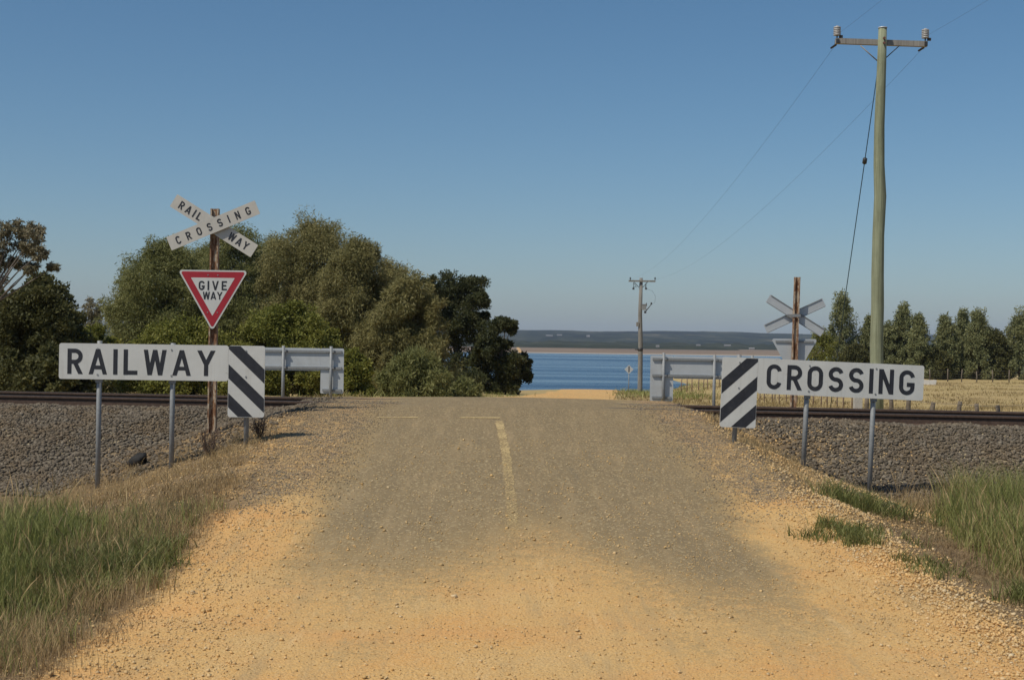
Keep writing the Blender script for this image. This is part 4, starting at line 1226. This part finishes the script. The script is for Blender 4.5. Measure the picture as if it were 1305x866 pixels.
tree("cypress_tree", "flat topped dark cypress at the right end of the tree clump", 580, 348, 0, 84, 52, 'dark', per=1500, group=TG, size=1.1, depth=2.2,
     clusters=[(575, 360, 22), (600, 366, 20), (552, 368, 18), (612, 384, 15), (590, 392, 26), (560, 400, 26), (615, 405, 12), (600, 425, 24), (570, 440, 28), (540, 430, 26), (615, 450, 20), (585, 470, 24), (550, 470, 24), (610, 480, 18), (575, 492, 20), (580, 375, 22), (560, 380, 18), (598, 410, 20), (575, 415, 24)])
tree("cypress_tree", "spreading dark cypress whose boughs hang out before the lake", 636, 402, 0, 80, 48, 'dark', per=1200, group=TG, size=1.1, depth=2.0,
     clusters=[(630, 416, 14), (645, 412, 11), (652, 420, 7), (625, 436, 18), (643, 440, 10), (650, 462, 16), (668, 468, 11), (672, 480, 8), (635, 470, 20), (655, 482, 12), (620, 490, 16), (660, 458, 10), (632, 455, 18), (640, 488, 12), (612, 462, 18), (606, 482, 18), (622, 446, 14), (630, 498, 14), (650, 494, 10), (645, 472, 16)])
tree("verge_shrub", "small olive shrub at the left verge just over the road crest", 592, 484, 0, 47, 26, 'oak', 18, 300, 'dome', .02, group=TG)

WG = "windbreak trees behind the paddock"
wt = [(1072, 373, 24, 'wind', "tall pointed windbreak tree behind the stay wire, left of the tall pole"), (1046, 418, 26, 'wattle', "low yellowish tree left of the pointed one, beside the far rusty post"), (1108, 404, 18, 'wind', "narrow windbreak tree peeking out left of the tall pole"),
      (1150, 388, 21, 'wind', "highest pointed tree just right of the tall pole"), (1170, 402, 17, 'wind', "second pointed tree right of the tall pole"), (1132, 412, 18, 'wind', "lower tree touching the right side of the tall pole"), (1205, 403, 20, 'wind', "rounded windbreak tree over the end of the CROSSING board"),
      (1226, 397, 17, 'wind', "slim windbreak tree right of the CROSSING board's end"), (1246, 396, 22, 'wind', "broad leafy tree near the middle of the right hand group"), (1264, 418, 24, 'bushy', "dark lower tree left of the gap showing the blue range"),
      (1188, 440, 24, 'bushy', "low dark tree behind the CROSSING board's right corner"), (1300, 398, 30, 'wind', "large tree cut by the right edge of the view"), (1158, 438, 24, 'bushy', "low tree filling in under the two pointed trees"), (1225, 446, 26, 'bushy', "low dark tree under the slim windbreak tree"), (1092, 438, 22, 'bushy', "low dark tree left of the foot of the tall pole"), (1330, 402, 26, 'wind', "windbreak tree just outside the right edge")]
for (px, tp, hw, kd, lab) in wt:
    if px > 1325: continue
    tree("windbreak_tree", lab, px, tp, 0, 146 + (px * 7 % 9), hw * .98, kd, 40, 240, 'cone' if tp < 410 else 'dome', .02, group=WG, size=1.6, crad=.30, depth=2.2)

# ------------------------------------------------------------------ grasses
def blades(name, x, y, h, wd, mat, label, lean=.35, cat="grass", curl=.5, dirx=0.0, heads=0.0):
    n = len(x); z = ground_z(x, y) - .01
    a = rng.uniform(0, 2 * math.pi, n)
    d_ = np.stack([np.cos(a), np.sin(a)], -1) * (rng.random(n) ** .7 * lean * h)[:, None]; d_[:, 0] += dirx * h
    sa = rng.uniform(0, math.pi, n); s = np.stack([np.cos(sa), np.sin(sa), np.zeros(n)], -1)
    seg = 4; P = []
    for k in range(seg + 1):
        t = k / seg
        c = np.stack([x + d_[:, 0] * t ** 1.8, y + d_[:, 1] * t ** 1.8, z + h * (t - curl * .28 * t * t)], -1)
        ww = wd * (1 - t) ** .6 if k < seg else wd * 0.02
        if heads > 0:
            ww = np.where(rng.random(n) < 2, wd * (.35 + (1.6 if k == seg - 1 else 0)), wd)
            if k == seg: ww = wd * .1
        P += [c - s * (ww / 2)[:, None], c + s * (ww / 2)[:, None]]
    V_ = np.stack(P, 1).reshape(-1, 3)
    m = 2 * (seg + 1)
    F0 = np.array([(2 * k, 2 * k + 1, 2 * k + 3, 2 * k + 2) for k in range(seg)])
    F_ = (F0[None] + (np.arange(n) * m)[:, None, None]).reshape(-1, 4)
    o = np_mesh(name, V_, F_, mat)
    return tag(o, label, cat, kind="stuff")
G_green = leaf_mat("green_grass", ((0.123, 0.138, 0.038), (0.239, 0.254, 0.075), (0.478, 0.435, 0.189)), .3, .55, 1.6)
G_deep = leaf_mat("deep_green_grass", ((0.085, 0.101, 0.029), (0.169, 0.182, 0.055), (0.325, 0.299, 0.117)), .3, .5, 1.6)
G_dry = leaf_mat("dry_grass", ((0.24, 0.162, 0.078), (0.408, 0.288, 0.138), (0.576, 0.444, 0.24)), .25, .7, 1.2)
G_brown = leaf_mat("brown_dry_grass", ((0.24, 0.165, 0.078), (0.42, 0.3, 0.15), (0.58, 0.44, 0.24)), .25, .7, 1.2)
G_padd = leaf_mat("paddock_straw", ((.20, .15, .07), (.33, .245, .115), (.45, .35, .17)), .25, .7, .25)
def clump(n_c, per, x0, x1, y0, y1, prob, spread=.07):
    cx, cy = sample(n_c, x0, x1, y0, y1, prob)
    k = np.repeat(np.arange(len(cx)), per)
    return cx[k] + rng.normal(0, spread, len(k)), cy[k] + rng.normal(0, spread, len(k)), k
def left_e(x, y):   # inside the left grass bed
    e = -3.15 + .35 * fnoise(x, y, 1.3, 3, 11) - .10 * (y - 12) * 0
    e = e + .35 * smooth(12, 15, y)
    return (1 - smooth(e - .15, e + .25, x - road_xc(y) + .0))
def right_e(x, y):
    e = 4.05 + .3 * fnoise(x, y, 1.1, 3, 12) + .75 * smooth(13.0, 16, y)
    return smooth(e - .15, e + .4, x - road_xc(y))
G_litter = leaf_mat("dead_grass_litter", ((.16, .105, .055), (.28, .195, .10), (.42, .31, .17)), .2, .8, 2.0)
nG = lambda x, y: fnoise(x, y, 1.4, 3, 13)
# left: green, far part and right part tan
gmixL = lambda x, y: smooth(-.1, .9, -(x + 3.35) * 1.0 + .65 * nG(x, y) + .0 * y)      # 1 = green
def h_left(x, y): return .20 + .22 * smooth(.2, 1.8, -(x - road_xc(y)) - 3.2)
x, y, k = clump(7200, 14, -8.8, -2.6, 7.6, 15.6, lambda x, y: left_e(x, y) * (.12 + .88 * gmixL(x, y)) * (1 - smooth(13.0, 14.6, y + .4 * nG(x, y))) * infr(x, y))
blades("green_grass", x, y, h_left(x, y) * rng.uniform(.45, 1.3, len(x)), rng.uniform(.005, .011, len(x)), G_green, "tall green grass growing on the left verge before the ballast", .5)
x, y, k = clump(5200, 11, -7.0, -2.4, 7.4, 15.2, lambda x, y: left_e(x, y) * (.03 + .97 * (1 - gmixL(x, y))) * infr(x, y))
blades("dry_grass", x, y, (.09 + .08 * smooth(15, 12, y)) * rng.uniform(.4, 1.4, len(x)), rng.uniform(.003, .006, len(x)), G_brown, "brown dry grass on the left verge below the RAILWAY sign", .7)
x, y, k = clump(420, 5, -7.4, -2.9, 8.4, 14.6, lambda x, y: left_e(x, y) * .6 * infr(x, y))
blades("dry_grass", x, y, (.14 + h_left(x, y)) * rng.uniform(.6, 1.25, len(x)), rng.uniform(.003, .006, len(x)), G_dry, "pale seeding grass stems standing over the left verge", .55, heads=1)
x, y, k = clump(900, 26, -4.3, -2.7, 9.5, 12.6, lambda x, y: np.exp(-(((x + 3.35) / .45) ** 2 + ((y - 11.4) / .7) ** 2)), .05)
blades("green_grass", x, y, .20 * rng.uniform(.5, 1.2, len(x)), rng.uniform(.007, .014, len(x)), G_deep, "lush low green clump at the inner edge of the left verge", .9)
# right
x, y, k = clump(7800, 14, 3.4, 9.6, 10.2, 17.6, lambda x, y: right_e(x, y) * smooth(.05, .6, (x - 3.9) * .9 + .4 * nG(x, y)) * (1 - smooth(16.2, 17.4, y)) * smooth(10.2, 11.2, y + .5 * nG(x, y)) * infr(x, y))
blades("green_grass", x, y, (.24 + .40 * smooth(4.0, 5.4, x)) * rng.uniform(.4, 1.35, len(x)) * (1 + .25 * fnoise(x, y, .8, 2, 15)), rng.uniform(.005, .011, len(x)), G_green, "tall green grass growing on the right verge below the CROSSING sign", .5)
x, y, k = clump(3200, 10, 3.2, 7.5, 9.4, 18.6, lambda x, y: right_e(x, y) * .95 * infr(x, y))
blades("dry_grass", x, y, .22 * rng.uniform(.5, 1.6, len(x)), rng.uniform(.003, .007, len(x)), G_brown, "brown dry grass among the right hand verge", .8)
x, y, k = clump(700, 6, 4.0, 7.6, 11.4, 17.6, lambda x, y: right_e(x, y) * infr(x, y))
blades("dry_grass", x, y, (.28 + .36 * smooth(4.0, 5.4, x)) * rng.uniform(.7, 1.25, len(x)), rng.uniform(.003, .006, len(x)), G_dry, "pale seeding grass stems standing over the right verge", .5, heads=1)
for (cx, cy, sx, sy, n_, hh) in [(3.85, 15.0, .36, .34, 620, .22), (3.15, 13.0, .36, .30, 600, .13), (3.6, 12.0, .3, .3, 260, .12), (4.35, 11.0, .35, .3, 600, .24)]:
    x, y, k = clump(n_, 22, cx - 1, cx + 1, cy - 1, cy + 1, lambda x, y: np.exp(-(((x - cx) / sx) ** 2 + ((y - cy) / sy) ** 2)), .05)
    blades("green_grass", x, y, hh * rng.uniform(.5, 1.25, len(x)), rng.uniform(.006, .013, len(x)), G_deep, {3.85: "dark green tuft near the foot of the CROSSING sign's right post", 3.15: "low dark green weed lying at the right road edge", 3.6: "small green weed on the right road edge below the dark tuft", 4.35: "green leafy clump at the right edge of the view"}[cx], .9)
x, y, k = clump(2400, 9, 3.0, 6.2, 9.0, 15.5, lambda x, y: smooth(3.3, 3.8, x - road_xc(y)) * (1 - smooth(4.6, 5.4, x - road_xc(y))) * infr(x, y), .06)
blades("dry_weeds", x, y, .085 * rng.uniform(.3, 1.6, len(x)), rng.uniform(.003, .008, len(x)), G_litter, "low brown dead grass between the right gravel edge and the tall grass", 1.6, curl=1.2)
x, y, k = clump(2600, 9, -5.6, -2.5, 7.4, 15.5, lambda x, y: (1 - smooth(-3.0, -2.7, x - road_xc(y) + .2 * nG(x, y))) * infr(x, y) * .8, .06)
blades("dry_weeds", x, y, .075 * rng.uniform(.3, 1.6, len(x)), rng.uniform(.003, .008, len(x)), G_litter, "low brown dead grass fringing the left gravel edge", 1.6, curl=1.2)
# banks: reddish dry weeds
def bankR(x, y):
    rx = x - road_xc(y)
    return np.exp(-((rx - 3.15 - .03 * (20 - y)) / .35) ** 2) * smooth(14.5, 15.5, y) * (1 - smooth(20.8, 22, y)) * (.4 + .6 * (nG(x, y) > -.1))
x, y, k = clump(1500, 12, 2.3, 4.8, 14, 22.2, bankR, .05)
blades("dry_weeds", x, y, .10 * rng.uniform(.4, 1.5, len(x)), rng.uniform(.003, .007, len(x)), G_brown, "reddish dry weeds along the right road bank by the striped board", .9)
x, y, k = clump(1500, 10, -11, 11, 15.5, 20.5, lambda x, y: np.exp(-((track_t(x, y) + np.where(x < 0, 5.3, 4.1)) / .5) ** 2) * (np.abs(x) > 4.3) * (nG(x * 2, y * 2) > -.2) * .9, .08)
blades("dry_weeds", x, y, .13 * rng.uniform(.3, 1.6, len(x)), rng.uniform(.003, .007, len(x)), G_brown, "dry weeds straggling along the foot of the ballast slopes", 1.0)
def bankR2(x, y):
    rx = x - road_xc(y)
    return smooth(3.0, 3.4, rx) * (1 - smooth(4.6, 5.2, rx)) * smooth(15, 16, y) * (1 - smooth(19.5, 20.5, y)) * .45
x, y, k = clump(900, 9, 2.3, 5.8, 14, 21, bankR2, .05)
blades("dry_grass", x, y, .09 * rng.uniform(.4, 1.4, len(x)), rng.uniform(.003, .006, len(x)), G_dry, "thin straw coloured grass on the right bank under the CROSSING sign", .9)
def bankL(x, y):
    rx = x - road_xc(y)
    return smooth(3.0, 3.4, -rx) * (1 - smooth(4.8, 6.6, -rx)) * smooth(14.4, 15.4, y) * (1 - smooth(18.2, 20.0, y + .6 * nG(x, y))) * (.3 + .7 * (nG(x, y) > 0))
x, y, k = clump(1500, 12, -7.6, -2.8, 14, 20.5, bankL, .06)
blades("dry_grass", x, y, .12 * rng.uniform(.4, 1.6, len(x)), rng.uniform(.003, .007, len(x)), G_dry, "straw coloured grass on the left bank at the feet of the RAILWAY sign", 1.0)
x, y, k = clump(700, 10, -6.5, -2.8, 15.5, 20.5, bankL, .05)
blades("dry_weeds", x, y, .10 * rng.uniform(.4, 1.6, len(x)), rng.uniform(.003, .006, len(x)), G_brown, "brown dry weeds on the left bank among the sign posts", .9)
# beyond the rails
def farg(x, y): return (np.abs(x - road_xc(y)) > 3.0) * (track_t(x, y) > 3.2) * (np.abs(x) < y * .37) * (.35 + .65 * (fnoise(x, y, 3, 3, 3) > 0))
x, y, k = clump(5200, 7, -14, 17, 26.5, 46, farg, .15)
blades("paddock_grass", x, y, .15 * rng.uniform(.4, 1.4, len(x)), rng.uniform(.010, .022, len(x)), G_padd, "low straw coloured grass just beyond the rails", .7)
x, y, k = clump(5200, 6, 3, 46, 46, 128, lambda x, y: (x - road_xc(y) > 2.5) * (np.abs(x) < y * .37) * (.3 + .7 * (fnoise(x, y, 9, 3, 3) > 0)), .4)
blades("paddock_grass", x, y, .14 * rng.uniform(.4, 1.4, len(x)), rng.uniform(.03, .06, len(x)), G_padd, "dry golden paddock grass running down to the lake", .8)
x, y, k = clump(1400, 6, 6, 24, 60, 126, lambda x, y: (x - road_xc(y) > 2.5) * (1 - smooth(.12, .16, x / y)) * .8, .4)
blades("paddock_grass", x, y, .30 * rng.uniform(.4, 1.4, len(x)), rng.uniform(.03, .06, len(x)), G_green, "greenish grass around the foot of the distant pole", .8)
x, y, k = clump(900, 8, -12, 3, 30, 76, lambda x, y: (road_xc(y) - x > 2.3) * (road_xc(y) - x < 6) * .8, .3)
blades("paddock_grass", x, y, .25 * rng.uniform(.4, 1.4, len(x)), rng.uniform(.012, .03, len(x)), G_green, "mixed grass along the left road verge past the crest", .8)

# dead shrubs on the left bank
M_twig = simple("dead_twigs", (.13, .085, .06), .9, var=.3)
def dead_shrub(px, py, d, h, lab):
    p = at(px, py, d); z = gz(p.x, d)
    mb = MB()
    for k in range(26):
        a = random.uniform(0, 6.28); l_ = h * random.uniform(.6, 1.1); sp = random.uniform(.15, .6) * h
        e = Vector((math.cos(a) * sp, math.sin(a) * sp, l_)); m_ = e * .5 + Vector((random.uniform(-.03, .03), random.uniform(-.03, .03), -.02))
        mb.tube([(0, 0, -.03), m_, e], [.006, .004, .002], 4, cap=False)
        for q in range(3):
            t = random.uniform(.4, .9); b0 = Vector((0, 0, 0)).lerp(e, t); mb.tube([b0, b0 + Vector((random.uniform(-.08, .08), random.uniform(-.08, .08), random.uniform(.03, .10)))], [.003, .0015], 4, cap=False)
    o = mb.build("dead_shrub", M_twig, None, (p.x, d, z)); tag(o, lab, "shrub", "dead shrubs")
dead_shrub(266, 584, 17.6, .36, "brown leafless shrub left of the striped board's post")
dead_shrub(331, 560, 18.3, .26, "small leafless shrub right of the striped board's post")
# dark lump in the ballast
p = at(176, 580, 19.1)
mb = MB()
pts = []; 
u_, v_ = 14, 9
for i_ in range(v_ + 1):
    th_ = math.pi * i_ / v_
    for j_ in range(u_):
        ph_ = 2 * math.pi * j_ / u_
        rr = 1 + .12 * math.sin(3 * ph_ + i_) + .08 * math.sin(5 * ph_ - 2 * i_)
        pts.append((.13 * rr * math.sin(th_) * math.cos(ph_), .09 * rr * math.sin(th_) * math.sin(ph_), .085 * rr * math.cos(th_) + .07 + .05 * math.sin(th_) * math.cos(ph_)))
mb.add(pts, [(i_ * u_ + j_, i_ * u_ + (j_ + 1) % u_, (i_ + 1) * u_ + (j_ + 1) % u_, (i_ + 1) * u_ + j_) for i_ in range(v_) for j_ in range(u_)], True)
o = mb.build("dark_rock", simple("black_rock", (.012, .011, .011), .8, var=.3, scale=20, bumpd=.004), None, (p.x, 19.1, gz(p.x, 19.1))); tag(o, "black rounded lump lying in the ballast between the RAILWAY posts", "rock")

# ------------------------------------------------------------------ haze
hm = bpy.data.materials.new("haze_air"); hm.use_nodes = True
nt = hm.node_tree; nt.nodes.clear()
pv = nt.nodes.new("ShaderNodeVolumePrincipled"); pv.inputs['Density'].default_value = 6.8e-5
pv.inputs['Color'].default_value = (.66, .78, 1.0, 1)
pv.inputs['Anisotropy'].default_value = 0.0
mo = nt.nodes.new("ShaderNodeOutputMaterial"); nt.links.new(pv.outputs[0], mo.inputs['Volume'])
mb = MB(); mb.box((0, 6700, 95), (18400, 14000, 2 * 108)); hzo = mb.build("haze", hm)
tag(hzo, "thin summer haze over the lake and hills", kind="stuff")
